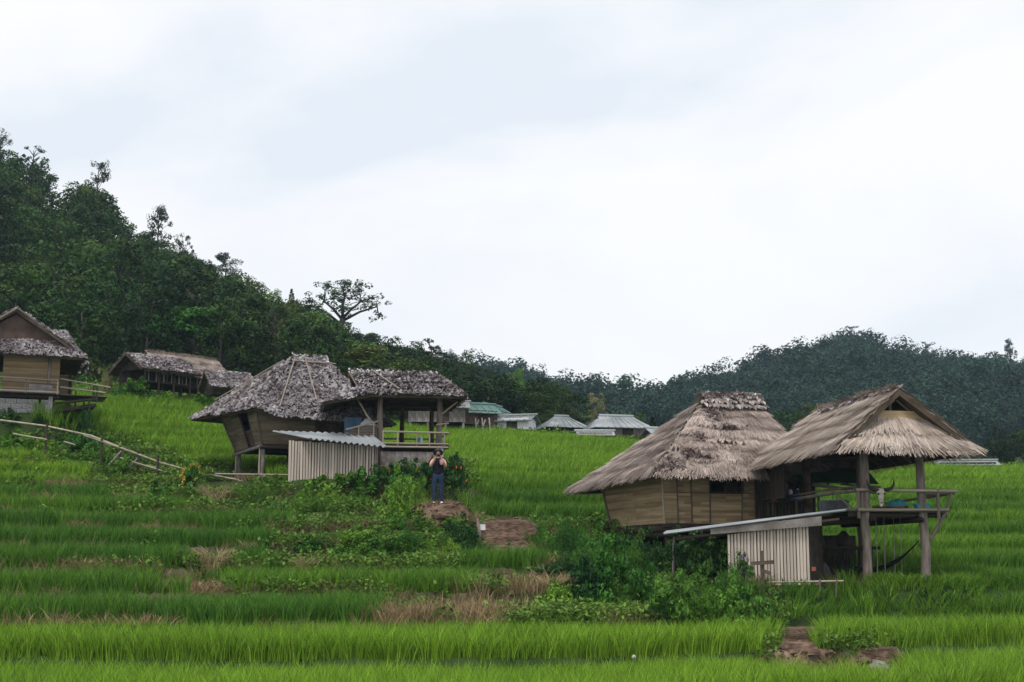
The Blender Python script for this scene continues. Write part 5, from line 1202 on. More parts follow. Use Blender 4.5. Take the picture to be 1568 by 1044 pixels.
mb = MB(); mb.box((0, 0, 0), (.125, .05, .078)); mb.build('body', G['black'], cm); mb = MB(); mb.tube([(0, -.02, 0), (0, -.075, 0)], [.034, .032], 12); mb.build('lens', G['horn'], cm, True); mb = MB(); mb.hexa([(-.025, -.02, .039), (.025, -.02, .039), (.025, .02, .039), (-.025, .02, .039)], [(-.018, -.015, .058), (.018, -.015, .058), (.018, .015, .058), (-.018, .015, .058)]); mb.build('viewfinder', G['black'], cm)
bg = thing('cloth_bag', 'small pink cloth bag hanging in front of the chest of the standing person', 'bag', PM @ Vector((.105, -.20, 1.20)), Pn.rotation_euler.z)
mb = MB(); mb.tube([(0, 0, 0), (0, 0, .06), (0, 0, .17), (0, 0, .22)], [.035, .062, .058, .02], 10); mb.build('body', G['pink'], bg, True); mb = MB(); mb.tube([(.0, .02, .21), (-.03, .06, .27), (-.05, .12, .24)], .008, 5); mb.build('strap', G['pink'], bg)
# ------------------------------------------------------------------ trees
def leafquads(mb, c, n, r, size, rg, flat=.75, up=.7, shade=.5, out=None, thin=.55):
    """one clump of leaf sprays round c"""
    d = rg.normal(0, 1, (n, 3)); d /= np.linalg.norm(d, axis=1)[:, None]; rad = r * rg.uniform(.35, 1.0, n) ** .6
    P = np.asarray(c) + d * rad[:, None] * np.array([1, 1, flat])
    nn = d * .7 + rg.normal(0, .55, (n, 3)); nn[:, 2] += up; nn /= np.linalg.norm(nn, axis=1)[:, None]
    a = np.cross(nn, rg.normal(0, 1, (n, 3))); a /= np.linalg.norm(a, axis=1)[:, None]; b = np.cross(nn, a)
    s = (size * rg.uniform(.55, 1.3, n))[:, None]
    droop = np.array([0, 0, -1]) * s * .25
    rv = np.clip(shade + rg.normal(0, .2, n), 0, 1)
    mb.quads(np.stack([P - a * s, P - b * s * thin, P + a * s + droop, P + b * s * thin], 1), rv)
def tree_proto(kind, seed, name='tree'):
    rg = np.random.default_rng(seed); tr, cr = MB(), MB()
    def limb(a, b, r0, r1, sag=.1):
        a, b = np.array(a), np.array(b); m = (a + b) / 2 + rg.normal(0, .04, 3) * np.linalg.norm(b - a); m[2] += sag
        tr.tube([a, m, b], [r0, (r0 + r1) / 2, r1], 6)
    if kind == 'round':
        tr.tube([(0, 0, -.8), (.05, 0, 1.5), (-.05, .05, 3.2), (0, .1, 6)], [.30, .24, .18, .07], 7); n = 46
        for i in range(n):
            th = rg.uniform(0, 6.283); z = rg.uniform(1.4, 9.2); R = 3.5 * math.sqrt(max(.06, 1 - ((z - 5.2) / 4.5) ** 2)) * rg.uniform(.45, 1.05); c = (R * math.cos(th), R * math.sin(th), z)
            leafquads(cr, c, 84, rg.uniform(.7, 1.3), .20, rg, shade=rg.uniform(.15, .9))
            if i % 4 == 0: limb((0, 0, max(1.2, z - 2)), c, .09, .03)
    elif kind == 'tall':
        tr.tube([(0, 0, -.8), (.08, 0, 3), (-.08, .05, 6), (0, .1, 9.4)], [.26, .20, .14, .04], 7)
        for i in range(44):
            th = rg.uniform(0, 6.283); z = rg.uniform(2.6, 9.9); R = (2.1 - abs(z - 5.2) * .36) * math.sqrt(rg.uniform(.05, 1.1)); c = (R * math.cos(th), R * math.sin(th), z)
            leafquads(cr, c, 44, rg.uniform(.30, .62), .15, rg, flat=1, shade=rg.uniform(.15, .85))
            if i % 2 == 0: limb((0, 0, z - .9), c, .05, .02)
    elif kind == 'airy':
        tr.tube([(0, 0, -.8), (.1, 0, 2), (-.1, .05, 4.5), (.1, .1, 8.6)], [.26, .20, .14, .04], 7)
        for i in range(40):
            th = rg.uniform(0, 6.283); z = rg.uniform(2.2, 9.7); R = 2.7 * math.sqrt(max(.08, 1 - ((z - 5.8) / 4.4) ** 2)) * rg.uniform(.35, 1.12); c = (R * math.cos(th), R * math.sin(th), z)
            leafquads(cr, c, 54, rg.uniform(.40, .85), .16, rg, flat=.9, shade=rg.uniform(.15, .85))
            if i % 2 == 0: limb((0, 0, max(1.5, z - 1.6)), c, .06, .02)
    elif kind == 'spread':
        tr.tube([(-.3, 0, -1.2), (-.15, 0, .3), (0, 0, 1.5)], [.26, .22, .19], 8)
        br = [((0, 0, 1.4), (-1.3, .3, 3.0)), ((0, 0, 1.5), (1.3, -.3, 2.9)), ((0, 0, 1.5), (.1, .4, 3.6)), ((0, 0, 1.3), (2.3, .4, 2.6)), ((-.1, 0, 1.0), (-2.0, -.4, 2.5))]
        for a, b in br: limb(a, b, .12, .06, .15)
        ends = [np.array(b) for _, b in br]
        for i in range(96):
            th = rg.uniform(0, 6.283); R = 3.1 * math.sqrt(rg.uniform(0, 1)); top = 4.9 - .26 * R ** 1.7; z = top - rg.uniform(0, 1) ** 1.4 * 2.0
            if z < 1.7: z = rg.uniform(1.8, 2.8)
            c = np.array((R * math.cos(th), R * .8 * math.sin(th), z + rg.normal(0, .25)))
            leafquads(cr, c, 34, rg.uniform(.22, .42), .095, rg, flat=.8, shade=rg.uniform(.2, .85))
            if i % 3 == 0: e0 = min(ends, key=lambda q: np.linalg.norm(q - c)); limb(e0, c, .045, .015, .04)
    elif kind == 'flat':
        tr.tube([(0, 0, -.8), (.1, 0, 2), (0, .05, 4)], [.28, .22, .15], 7)
        for i in range(56):
            th = rg.uniform(0, 6.283); R = 4.6 * math.sqrt(rg.uniform(0, 1)); c = (R * math.cos(th), R * .8 * math.sin(th), 5.4 - .07 * R * R + rg.uniform(-.5, .25) - (.9 if i % 4 == 0 else 0))
            leafquads(cr, c, 60, rg.uniform(.7, 1.1), .22, rg, flat=.35, up=1.3, shade=rg.uniform(.3, .95))
            if i % 4 == 0: limb((0, 0, 3.2), c, .09, .03)
    elif kind == 'conifer':
        tr.tube([(0, 0, -.8), (0, 0, 5), (0, 0, 9.8)], [.2, .13, .02], 7)
        for i in range(40):
            z = .8 + 9 * (i / 40); R = 1.75 * (1 - z / 10.2)
            for k in range(3):
                th = rg.uniform(0, 6.283); c = (R * .75 * math.cos(th), R * .75 * math.sin(th), z); leafquads(cr, c, 16, max(.18, R * .42), .2, rg, flat=.5, shade=rg.uniform(.2, .8)); 
            if i % 5 == 0: limb((0, 0, z), (R * .8, 0, z - .1), .04, .015)
    elif kind == 'sparse':
        tr.tube([(0, 0, -.8), (.1, 0, 2.5), (-.1, 0, 5), (.05, 0, 8.5)], [.24, .2, .14, .05], 7)
        for i in range(17):
            th = rg.uniform(0, 6.283); z = rg.uniform(4.2, 9.6); R = rg.uniform(.5, 2.2) * (1.15 - abs(z - 6.6) * .16); c = (R * math.cos(th), R * math.sin(th), z)
            leafquads(cr, c, 46, rg.uniform(.35, .7), .18, rg, flat=.6, shade=rg.uniform(.2, .8)); limb((0, 0, z - 1.5), c, .08, .02)
    return tr.mesh('trunk', G['bark'], True), cr.mesh('crown', G['lf_dark'])
PROTO = {k: [tree_proto(k, 500 + 17 * i + j) for i in range(n)] for j, (k, n) in enumerate((('round', 5), ('tall', 3), ('spread', 1), ('flat', 1), ('conifer', 1), ('sparse', 2), ('airy', 3)))}
def tree(name, label, loc, H, kind, mat, var=0, wide=1.0, group=None, cat='tree', href=10.0):
    t = thing(name, label, cat, loc, rnd.uniform(0, 6.283) if kind != 'spread' else math.radians(0), group); k = H / href; t.scale = (k * wide, k * wide, k)
    tm, cm_ = PROTO[kind][var % len(PROTO[kind])]
    a = bpy.data.objects.new('trunk', tm); C.objects.link(a); a.parent = t
    b = bpy.data.objects.new('crown', cm_); C.objects.link(b); b.parent = t
    b.material_slots[0].link = 'OBJECT'; b.material_slots[0].material = G[mat]
    return t
SKX = [-400, -60, 0, 60, 110, 140, 160, 200, 230, 255, 290, 330, 370, 420, 470, 500, 540, 600, 640, 690, 730, 760, 800, 850, 900, 960]
SKY = [120, 195, 228, 250, 282, 300, 318, 350, 372, 385, 398, 412, 430, 446, 468, 496, 510, 524, 530, 552, 566, 574, 576, 590, 612, 640]
def lab(px, top, H, kind, mat, v):
    tone = {'lf_dark': 'dark', 'lf_mid': 'mid green', 'lf_olive': 'olive', 'lf_lime': 'bright green'}[mat]
    shp = {'round': 'round crowned', 'airy': 'open crowned', 'sparse': 'sparse crowned'}[kind]; sz = 'small' if H < 5.5 else ('large' if H > 9 else 'medium')
    if v: where = 'above the green roofed house' if px < 770 else 'behind the pale hipped roofs'
    elif px < 60: where = 'above the gabled house'
    elif px < 200: where = 'above the gabled house deck'
    elif px < 380: where = 'above the forest edge huts'
    elif px < 520: where = 'above the tall hut roof'
    else: where = 'above the railed pavilion'
    gap = top - np.interp(px, SKX, SKY)
    return sz + ' ' + tone + ' ' + shp + ' tree ' + where + (', on the ridge' if gap < 28 else ', low on the slope' if gap > 110 else '')
placed = []
HL = 'tree in the dense dark forest covering the left hillside'
HG = 'trees of the dense forest on the left hillside'
VL = 'leafy tree in the wood behind the village houses'
VG = 'trees in the wood behind the village houses'
cnt = 0
yy = 96.0
while yy < 198:
    stp = 5.4 + (yy - 96) * .022; xs = np.arange((-150 - 784) / FPX * yy, (900 - 784) / FPX * yy, stp)
    for x in xs:
        X_ = x + rnd.uniform(-2, 2); Y_ = yy + rnd.uniform(-2, 2); px = 784 + FPX * X_ / Y_
        if px < 130 and Y_ < 92: continue
        if px > 640 and Y_ < 108: continue
        if px > 860 and Y_ > 140: continue
        z = float(zground(X_, Y_)); _, pyb = proj(X_, Y_, z)
        if pyb > 640 and px < 560: continue
        lim = np.interp(px, SKX, SKY) + rnd.uniform(-10, 12) ; Hh = rnd.uniform(6.5, 12.5) * (1 if px < 650 else .8)
        top = proj(X_, Y_, z + Hh)[1]
        if top < lim: Hh = Hh - (lim - top) * Y_ / FPX
        if Hh < 3.2: continue
        if px < 560 and Y_ < 101: Hh = min(Hh, 7)
        k = rnd.random(); kind = 'round' if k < .74 else ('airy' if k < .94 else 'sparse')
        mat = rnd.choices(['lf_dark', 'lf_mid', 'lf_olive', 'lf_lime'], [.50, .34, .12, .04])[0]
        v = px > 640
        top = proj(X_, Y_, z + Hh)[1]
        tree('forest_tree' if not v else 'broadleaf_tree', lab(px, top, Hh, kind, mat, v), (X_, Y_, z - .3), Hh, kind, mat, rnd.randrange(5), rnd.uniform(.85, 1.2) * (1.0 if kind != 'round' else min(1.5, max(1, 8 / Hh))), VG if v else HG); cnt += 1
    yy += stp * .92
print('forest trees', cnt)
def tpx(label, px, pyb, pyt, Y, kind, mat, var=0, wide=1, name='broadleaf_tree', group=None, href=10.0):
    a, b = W(px, pyb, Y), W(px, pyt, Y); return tree(name, label, a, b.z - a.z, kind, mat, var, wide, group, href=href)
tpx('tall airy tree standing above the ridge of the left hill, near the left edge', 146, 345, 244, 176, 'airy', 'lf_dark', 0, .85)
tpx('slim open crowned tree above the left ridge, with smaller trees on its right', 240, 425, 312, 170, 'airy', 'lf_dark', 1, .75)
tpx('leaning thin tree at the top left corner of the forest', -2, 270, 196, 180, 'airy', 'lf_dark', 2, .8)
tpx('thin bare looking tree on the ridge just right of the top left corner', 48, 300, 218, 180, 'sparse', 'lf_dark', 1, 1.1)
tpx('open crowned tree on the ridge right of the slim tree', 278, 430, 358, 165, 'airy', 'lf_dark', 2, .9)
tpx('rounded tree on the ridge line above the middle hut of the forest edge', 345, 440, 386, 160, 'round', 'lf_dark', 1, 1.2)
tpx('small dark conifer poking above the ridge left of the lone spreading tree', 446, 480, 441, 150, 'conifer', 'lf_conifer', 0, 1.6, 'conifer_tree')
tpx('lone spreading tree with visible forked branches against the sky', 524, 515, 424, 140, 'spread', 'lf_mid', 0, 1.22, 'spreading_tree', href=5.0)
tpx('airy ridge tree right of the lone spreading tree', 600, 570, 510, 138, 'sparse', 'lf_mid', 1, 1.3)
tpx('open tree with pale trunk on the ridge above the railed pavilion', 660, 600, 516, 128, 'sparse', 'lf_mid', 0, 1.5)
tpx('dark rounded tree at the right end of the forest ridge', 708, 640, 536, 124, 'round', 'lf_dark', 2, .75)
tpx('wide flat topped lime green tree above the forest edge huts', 300, 580, 474, 100, 'flat', 'lf_lime', 0, 1.05, 'flat_topped_tree', href=5.6)
tpx('dull dark tree behind the hipped roof houses', 880, 660, 600, 112, 'round', 'lf_dark', 3, 1.3)
tpx('tree with a pale cream blossoming crown behind the village houses', 914, 655, 598, 116, 'round', 'lf_pale', 1, .85, 'blossoming_tree')
tpx('light green tree rising above the village wood', 790, 645, 562, 128, 'round', 'lf_lime', 2, .6)
tpx('big dark tree above the green roofed house', 820, 665, 572, 118, 'round', 'lf_dark', 0, .9)
tpx('broad dark tree between the green roof and the pale hipped roof', 765, 660, 585, 116, 'round', 'lf_mid', 4, 1.0)
tpx('bushy green tree just right of the wide pale hipped roof', 972, 682, 630, 104, 'round', 'lf_lime', 3, 1.2)
tpx('dark narrow tree at the left shoulder of the thatched hut roof', 1000, 690, 636, 108, 'conifer', 'lf_conifer', 0, 1.7, 'conifer_tree')
tpx('small mid green tree behind the white walled shed', 842, 668, 626, 106, 'round', 'lf_mid', 1, 1.3)
for i, (px, pyt, w) in enumerate(((1205, 624, 1.2), (1242, 616, 1.3), (1275, 622, 1.2))): tpx('round green tree showing between the thatched hut roof and the pavilion roof', px, 690, pyt, 125, 'round', ['lf_mid', 'lf_olive', 'lf_mid'][i], i, w, group='trees between the two thatched roofs')
for i, (px, pyt, w) in enumerate(((1528, 668, 1.2), (1553, 660, 1.3), (1582, 655, 1.2), (1605, 650, 1.2), (1500, 694, 1.6), (1440, 700, 1.6))): tpx('dark green tree at the right edge of the field beyond the pavilion roof', px, 722, pyt, 118 + i, 'round', 'lf_dark', i, w, group='trees at the right edge of the field')
tpx('dark palm like tree behind the right eave of the pavilion', 1530, 720, 652, 130, 'tall', 'lf_dark', 2, 1.2)
# ------------------------------------------------------------------ the far wood on the hills: one mass
fp = []
for i in range(6):
    rg = np.random.default_rng(700 + i); mb = MB()
    for k in range(16):
        th = rg.uniform(0, 6.283); z = rg.uniform(.3, 1.0); R = .42 * math.sqrt(max(.05, 1 - ((z - .45) / .6) ** 2)) * rg.uniform(.3, 1); leafquads(mb, (R * math.cos(th), R * math.sin(th), z * .9), 60, rg.uniform(.13, .22), .034, rg, shade=rg.uniform(.15, .9))
    mb.tube([(0, 0, -.2), (0, 0, .6)], [.03, .015], 5, .1)
    fp.append(bpy.data.objects.new('far_tree', mb.mesh('far_tree', G['lf_far'])))
fcol = hidden(fp, 'far_trees')
n_ = 15000; pxr = RNG.uniform(640, 1760, n_); Yr = 268 + 215 * RNG.uniform(0, 1, n_) ** .8; Xr = (pxr - 784) / FPX * Yr; Zr = zhill(Xr, Yr)
s_ = RNG.uniform(5, 11, n_) * (1 + .4 * (RNG.uniform(0, 1, n_) < .04)) * np.where(Yr > 440, .75, 1.0)
scatter('distant_forest', 'forest covering the far hills, haze blue painted into its leaves', np.stack([Xr, Yr, Zr], -1), np.stack([0 * s_, 0 * s_, RNG.uniform(0, 6.28, n_)], -1), np.stack([s_, s_, s_], -1), RNG.uniform(0, 1, n_), fcol, 6)
for (px, pyt, hh, w, l) in ((1545, 520, 17, 1.0, 'tall feathery tree standing out on the far ridge at the right edge'), (1223, 518, 11, 1.5, 'tree on the far ridge left of the hill summit'), (1303, 496, 10, 1.6, 'tree on the summit of the far hill'), (1420, 520, 11, 1.5, 'broad tree on the far ridge right of the summit'), (1183, 532, 9, 1.3, 'small airy tree on the left shoulder of the far hill')):
    b = W(px, pyt, 468); tree('ridge_tree', l, (b.x, b.y, b.z - hh), hh, 'tall' if w < 1.2 else 'sparse', 'lf_far', int(px) % 3, w)
# ------------------------------------------------------------------ shrubs
def bush_mesh(name, seed, leaf, n=44, per=52, flat=.8, up=.8, mat='sh_green', R=1.0, thin=.55):
    rg = np.random.default_rng(seed); mb = MB()
    for i in range(n):
        th = rg.uniform(0, 6.283); ph = rg.uniform(.0, 1.35); r = R * (rg.uniform(.45, .9) if i % 4 else rg.uniform(.85, 1.2))
        c = (r * math.cos(th) * math.cos(ph), r * math.sin(th) * math.cos(ph), max(.10, r * math.sin(ph) * .95)); leafquads(mb, c, per, rg.uniform(.11, .30), leaf, rg, flat=flat, up=up, shade=rg.uniform(.2, .85), thin=thin)
    for i in range(5):
        th = rg.uniform(0, 6.283); mb.tube([(0, 0, -.15), (.3 * math.cos(th), .3 * math.sin(th), .4), (.55 * math.cos(th), .55 * math.sin(th), .75)], [.025, .018, .008], 5, .1)
    return mb.mesh(name, G[mat])
BM = [bush_mesh('shrub', 800 + i, (.055, .075, .062, .088)[i], mat='sh_green') for i in range(4)]
FINE = [bush_mesh('shrub', 830 + i, .055, 46, 70, thin=.16) for i in range(2)]
BIG = [bush_mesh('shrub', 840 + i, .16, 16, 26, up=1.1, thin=.7) for i in range(2)]
def shrub(label, px, pyb, wpx, hpx, mat='sh_green', mesh=None, name='shrub', group=None, cat='shrub', Y=None):
    p = gz(px, Y) if Y else gp(px, pyb); k = p.y / FPX
    if Y: p.z = W(px, pyb, Y).z
    o = bpy.data.objects.new(name, mesh or rnd.choice(BM)); C.objects.link(o); o.location = p + Vector((0, 0, -.06)); o.scale = (wpx * k / 2, wpx * k / 2 * .9, hpx * k); o.rotation_euler = (0, 0, rnd.uniform(0, 6.283))
    o.material_slots[0].link = 'OBJECT'; o.material_slots[0].material = G[mat]
    tag(o, label, cat, group); return o
def flowers(o, mat, n, seed, size=.05, lo=.55):
    rg = np.random.default_rng(seed); mb = MB()
    for i in range(n):
        th = rg.uniform(0, 6.283); ph = rg.uniform(.1, 1.4); c = np.array([math.cos(th) * math.cos(ph), math.sin(th) * math.cos(ph), math.sin(ph)]) * rg.uniform(.85, 1.02)
        leafquads(mb, c, 7, size * .9, size, rg, shade=.6)
    f = mb.build('flower', G[mat], o); f['kind'] = 'stuff'; return f
T1 = 'green shrub of the thicket below the thatched hut'; T1g = 'shrubs of the thicket below the thatched hut'
for (px, pb, w, h, m) in ((835, 868, 50, 60, 'sh_green'), (862, 900, 60, 58, 'sh_dark'), (872, 850, 60, 56, 'sh_green'), (910, 880, 70, 62, 'sh_green'), (898, 920, 60, 60, 'sh_dark'), (945, 915, 80, 80, 'sh_green'), (980, 925, 60, 62, 'sh_green'), (925, 850, 60, 48, 'sh_lime'), (960, 865, 60, 50, 'sh_green'), (1000, 880, 50, 56, 'sh_dark'), (1035, 880, 60, 58, 'sh_dark'), (1070, 890, 70, 62, 'sh_dark'), (1095, 900, 50, 50, 'sh_dark'),
                        (1028, 950, 66, 66, 'sh_green'), (1068, 955, 72, 64, 'sh_lime'), (1105, 960, 66, 68, 'sh_lime'), (1140, 950, 60, 70, 'sh_green'), (1010, 965, 60, 40, 'sh_dark'), (850, 935, 60, 40, 'sh_lime'), (920, 945, 80, 36, 'sh_lime'), (1180, 960, 40, 46, 'sh_green')):
    shrub({'sh_green': 'mid green', 'sh_dark': 'dark green', 'sh_lime': 'bright green'}[m] + (' broad' if w > 62 else ' small') + ' shrub ' + ('at the left end' if px < 880 else 'in the left half' if px < 960 else 'in the middle' if px < 1040 else 'at the right end') + ' of the thicket below the thatched hut' , px, pb, w * 1.35, h * 1.12, m, rnd.choice(BM + FINE), group=T1g)
for px, pb, w, h in ((905, 905, 66, 70), (965, 900, 60, 66), (940, 940, 60, 50), (1120, 930, 46, 62)):
    shrub('fine leaved green shrub drooping among the broad leaved shrubs below the thatched hut', px, pb, w * 1.4, h * 1.25, 'sh_green', rnd.choice(FINE), group='fine leaved shrubs below the thatched hut')
shrub('dark broad leaved bush at the left end of the thicket by the earth steps', 850, 905, 66, 62, 'sh_dark', BIG[0], 'bush')
o = shrub('large leaved plant with yellow and red tinted leaves at the corner of the steps', 1163, 962, 62, 40, 'sh_dark', BIG[1], 'broad_leaved_plant', cat='plant'); flowers(o, 'redleaf', 9, 3, .13); flowers(o, 'yellow', 3, 4, .10)
o = shrub('dark climbing plant with violet flower growing up the shaded post of the lean-to', 1075, 880, 66, 62, 'sh_dark', None, 'climbing_plant', cat='plant', Y=37.6)
o = shrub('dark leafy shrub in the shade under the sloping shed roof', 1052, 890, 60, 62, 'sh_dark', None, Y=38.0)
o = shrub('shrub with violet flowers in front of the bamboo slat wall', 1135, 880, 30, 36, 'sh_dark', None, 'flowering_shrub', Y=36.6); flowers(o, 'violet', 5, 6, .12)
o = shrub('tall orange flowered plant beneath the corner of the thatched hut', 945, 835, 34, 40, 'sh_green', None, 'flowering_shrub'); flowers(o, 'orange', 4, 7, .09)
# mound in the middle
M1 = 'bright creeping shrub on the grassy mound left of the earth steps'; M1g = 'creeping shrubs on the grassy mound'
for (px, pb, w, h, m) in ((520, 862, 60, 34, 'sh_green'), (560, 868, 80, 40, 'sh_lime'), (600, 868, 90, 46, 'sh_lime'), (640, 868, 80, 42, 'sh_lime'), (680, 862, 70, 34, 'sh_lime'), (540, 838, 60, 30, 'sh_lime'), (590, 832, 70, 30, 'sh_lime'), (630, 838, 60, 36, 'sh_green'), (480, 846, 50, 26, 'sh_green'), (440, 862, 50, 24, 'sh_green'), (660, 825, 50, 26, 'sh_lime'), (605, 810, 40, 24, 'sh_lime'), (690, 820, 50, 26, 'sh_green'), (510, 830, 46, 24, 'sh_lime'), (420, 875, 50, 20, 'sh_green'), (575, 850, 70, 36, 'sh_green')):
    shrub(('bright' if m == 'sh_lime' else 'mid green') + (' wide' if w > 68 else ' small' if w < 52 else '') + ' creeping shrub ' + ('at the top' if pb < 833 else 'in the middle' if pb < 855 else 'at the foot') + ' of the grassy mound' + (', left end' if px < 500 else ', left half' if px < 580 else ', right half' if px < 650 else ', near the stake'), px, pb, w * 1.2, h, m, rnd.choice(BM[:3] + FINE), group=M1g)
shrub('dark rounded bush beside the wooden stake at the earth steps', 715, 842, 66, 50, 'sh_dark', BM[0], 'bush'); shrub('small yellow tipped bush above the dark bush at the steps', 690, 812, 54, 20, 'sh_lime', BM[0], 'bush')
shrub('small shrub in front of the earth steps', 772, 858, 40, 26, 'sh_green'); shrub('low shrub at the right edge of the earth steps', 806, 852, 40, 24, 'sh_green')
o = shrub('yellow green shrub standing in front of the person and the marigolds', 612, 790, 76, 70, 'sh_lime', BM[0], Y=43.4); shrub('bright lime tips on top of the shrub left of the person', 618, 748, 56, 26, 'sh_lime', BM[0], Y=43.9, name='shrub')
shrub('slender shrub between the lime shrub and the path', 640, 772, 44, 46, 'sh_lime', FINE[0], Y=44.9)
for i, (px, pb, w, h) in enumerate(((618, 740, 60, 38), (655, 742, 60, 44), (694, 744, 50, 50), (585, 738, 50, 30))):
    o = shrub('marigold bush with orange flowers beneath the railed pavilion', px, pb, w, h, 'sh_dark', BM[1], 'marigold_bush', 'marigold bushes beneath the railed pavilion', Y=48.2); flowers(o, 'orange', 9, 20 + i, .045)
for i, (px, pb, w, h) in enumerate(((512, 752, 56, 42), (545, 752, 60, 40), (490, 748, 40, 26), (570, 750, 40, 30))): shrub('broad leaved vine against the bamboo slat lean-to', px, pb, w, h, 'sh_green', BIG[i % 2], 'squash_vine', 'squash vines against the lean-to', 'vine', Y=48.0)
for (px, pb, w, h) in ((505, 770, 60, 24), (470, 768, 50, 22), (550, 775, 60, 24)): shrub('low green shrub at the foot of the vines by the lean-to', px, pb, w, h, 'sh_lime', FINE[1], group='low shrubs at the foot of the vines', Y=47)
# along the fence
o = shrub('shrub with yellow top leaves at the end of the bamboo fence', 294, 748, 50, 40, 'sh_green', BM[1], 'flowering_shrub'); flowers(o, 'yellow', 16, 31, .12)
for (px, pb, w, h, m) in ((20, 700, 80, 34, 'sh_lime'), (60, 700, 60, 30, 'sh_lime'), (90, 690, 50, 34, 'sh_green'), (125, 700, 60, 40, 'sh_green'), (150, 715, 60, 36, 'sh_green'), (30, 680, 70, 20, 'sh_lime'), (185, 728, 50, 30, 'sh_green'), (110, 720, 50, 26, 'sh_lime')): shrub(('light' if m == 'sh_lime' else 'mid') + ' green shrub under the bamboo fence, ' + ('at the left picture edge' if px < 40 else 'below the block wall' if px < 100 else 'below the side deck' if px < 140 else 'near the crossed braces' if px < 170 else 'at its sagging middle') + (', low' if h < 28 else ', tall' if h > 36 else ''), px, pb, w, h, m, group='shrubs under the bamboo fence')
shrub('dark leafy shrub on the terrace edge below the bamboo fence', 243, 772, 50, 34, 'sh_green', BM[3]); shrub('small shrub right of the fence end beside the tan tussock', 270, 755, 40, 22, 'sh_green')
for (px, pb, w, h) in ((205, 600, 50, 24), (250, 612, 40, 16), (180, 610, 40, 22), (150, 618, 40, 26), (310, 620, 40, 20), (345, 610, 30, 18), (225, 614, 50, 16)): shrub('small dark shrub around the stilts of the forest edge huts', px, pb, w, h, 'sh_green', group='shrubs around the forest edge huts', Y=78)
shrub('tall shrub beside the porch of the gabled house', 128, 652, 26, 40, 'sh_dark', BM[2], Y=60.5); shrub('small potted looking plant against the block wall', 57, 645, 20, 14, 'sh_dark', BM[2], Y=59.4); shrub('dark shrub left of the block wall at the picture edge', 8, 648, 40, 24, 'sh_dark', Y=59.2)
shrub('brown dying shrub at the forest edge beside the leftmost stilt hut', 158, 612, 36, 50, 'lf_pale', FINE[0], Y=80) 
shrub('green shrub in front of the low white walled shed', 765, 672, 40, 12, 'sh_green', Y=92)
for (px, Y_) in ((20, 90), (60, 91), (110, 92), (150, 93), (190, 93), (340, 92), (380, 92), (420, 93), (460, 94), (500, 94), (540, 95), (580, 96)):
    q = gz(px, Y_); shrub('leafy shrub at the foot of the left hillside forest', px, proj(q.x, q.y, q.z)[1] + 3, 60, 48, rnd.choice(['lf_mid', 'lf_dark', 'lf_olive', 'lf_lime']), BIG[px % 2] if px % 40 == 0 else None, group='shrubs at the foot of the left forest', Y=Y_)
# ------------------------------------------------------------------ grass tussocks that stand out
TM = [blades(190, .26, .55, 1.0, .020, .42, .95, 900 + i, 4).mesh('grass_tussock', G['dry_t']) for i in range(2)]
def tuss(label, px, pb, hpx, mat, wide=1.0, Y=None):
    p = gz(px, Y) if Y else gp(px, pb); k = p.y / FPX
    o = bpy.data.objects.new('grass_tussock', TM[px % 2]); C.objects.link(o); o.location = p; s = hpx * k / .85; o.scale = (s * wide, s * wide, s); o.rotation_euler.z = rnd.uniform(0, 6.283)
    o.material_slots[0].link = 'OBJECT'; o.material_slots[0].material = G[mat]; return tag(o, label, 'grass')
tuss('pale tan grass tussock at the end of the fence, left of a green tussock', 330, 772, 42, 'dry_t'); tuss('arching pale green grass tussock below the stilted hut posts', 392, 775, 42, 'green_t', 1.25)
tuss('big straw coloured tussock in the middle of the left terraces', 326, 870, 44, 'dry_t', 1.15); tuss('thin straw tussock right of the big straw tussock', 466, 880, 36, 'dry_t', .8); tuss('small brown tussock near the mound', 380, 848, 22, 'dry_t', .9)
tuss('tan tussock on the bank near the mound top', 560, 815, 22, 'dry_t'); tuss('reddish tan tussock at the mound left end', 512, 818, 20, 'dry_t')
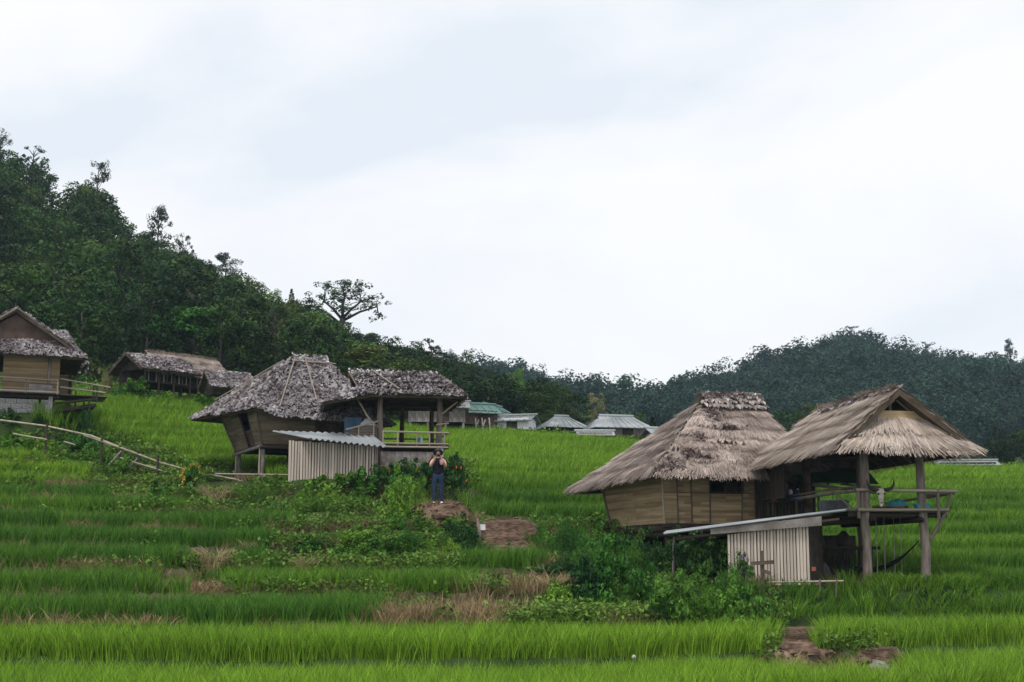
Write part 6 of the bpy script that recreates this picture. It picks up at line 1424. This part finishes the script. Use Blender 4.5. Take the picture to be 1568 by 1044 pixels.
tuss('tan feathery grass clump at the left foot of the thicket', 845, 905, 36, 'dry_t', 1.2); tuss('straw clump beside the path at the bottom right', 1205, 1035, 44, 'dry_t'); tuss('straw clump right of the yellow weeds at the bottom edge', 1275, 1040, 40, 'dry_t'); tuss('straw tuft at the bottom edge left of the path', 1178, 1038, 36, 'dry_t', .7)
tuss('long leaved green grass arching beside the cross', 1160, 925, 62, 'green_t', .7); tuss('long leaved green grass clump in front of the thicket', 905, 895, 60, 'green_t', 1.2); tuss('green grass clump right of the long leaved clump', 975, 930, 56, 'green_t', 1.1)
for i, (px, pb, h, m) in enumerate(((1182, 985, 34, 'green_t'), (1272, 985, 30, 'green_t'), (1286, 1018, 28, 'green_t'), (1396, 1020, 32, 'green_t'), (1385, 1034, 26, 'dry_t'), (1250, 1034, 34, 'green_t'), (1220, 1040, 36, 'dry_t'), (636, 802, 26, 'green_t'), (724, 800, 24, 'dry_t'), (740, 848, 24, 'green_t'), (822, 846, 26, 'dry_t'), (826, 818, 30, 'green_t'))):
    tuss(('straw coloured' if m == 'dry_t' else 'green') + ' grass tuft ' + ('beside the lower right path ledges' if px > 1000 else 'beside the upper earth steps'), px, pb, h, m, 1.0)['group'] = 'grass tufts beside the earth steps'
o = thing('white_flower', 'small white flower standing above the rice at the bottom edge', 'flower', W(971, 1016, 27)); mb = MB(); mb.tube([(0, 0, -.4), (0, 0, .1)], .006, 5); mb.build('stem', G['sh_green'], o); mb = MB()
leafquads(mb, (0, 0, .13), 16, .035, .035, np.random.default_rng(2), shade=.6); f = mb.build('petal', G['whitepetal'], o); f['kind'] = 'stuff'
# ------------------------------------------------------------------ haze
hz = MB(); hz.box((0, 330, 58), (1300, 730, 124))
hzo = hz.build('haze', G['white']); hzo['kind'] = 'stuff'; hzo['label'] = 'thin blue haze in the valley air'
hmz = bpy.data.materials.new('haze'); hmz.use_nodes = True; t = hmz.node_tree; t.nodes.clear()
o_ = t.nodes.new('ShaderNodeOutputMaterial'); pv = t.nodes.new('ShaderNodeVolumePrincipled')
pv.inputs['Color'].default_value = (.60, .82, 1, 1); pv.inputs['Density'].default_value = .00020
t.links.new(pv.outputs[0], o_.inputs['Volume'])
hzo.data.materials.clear(); hzo.data.materials.append(hmz)
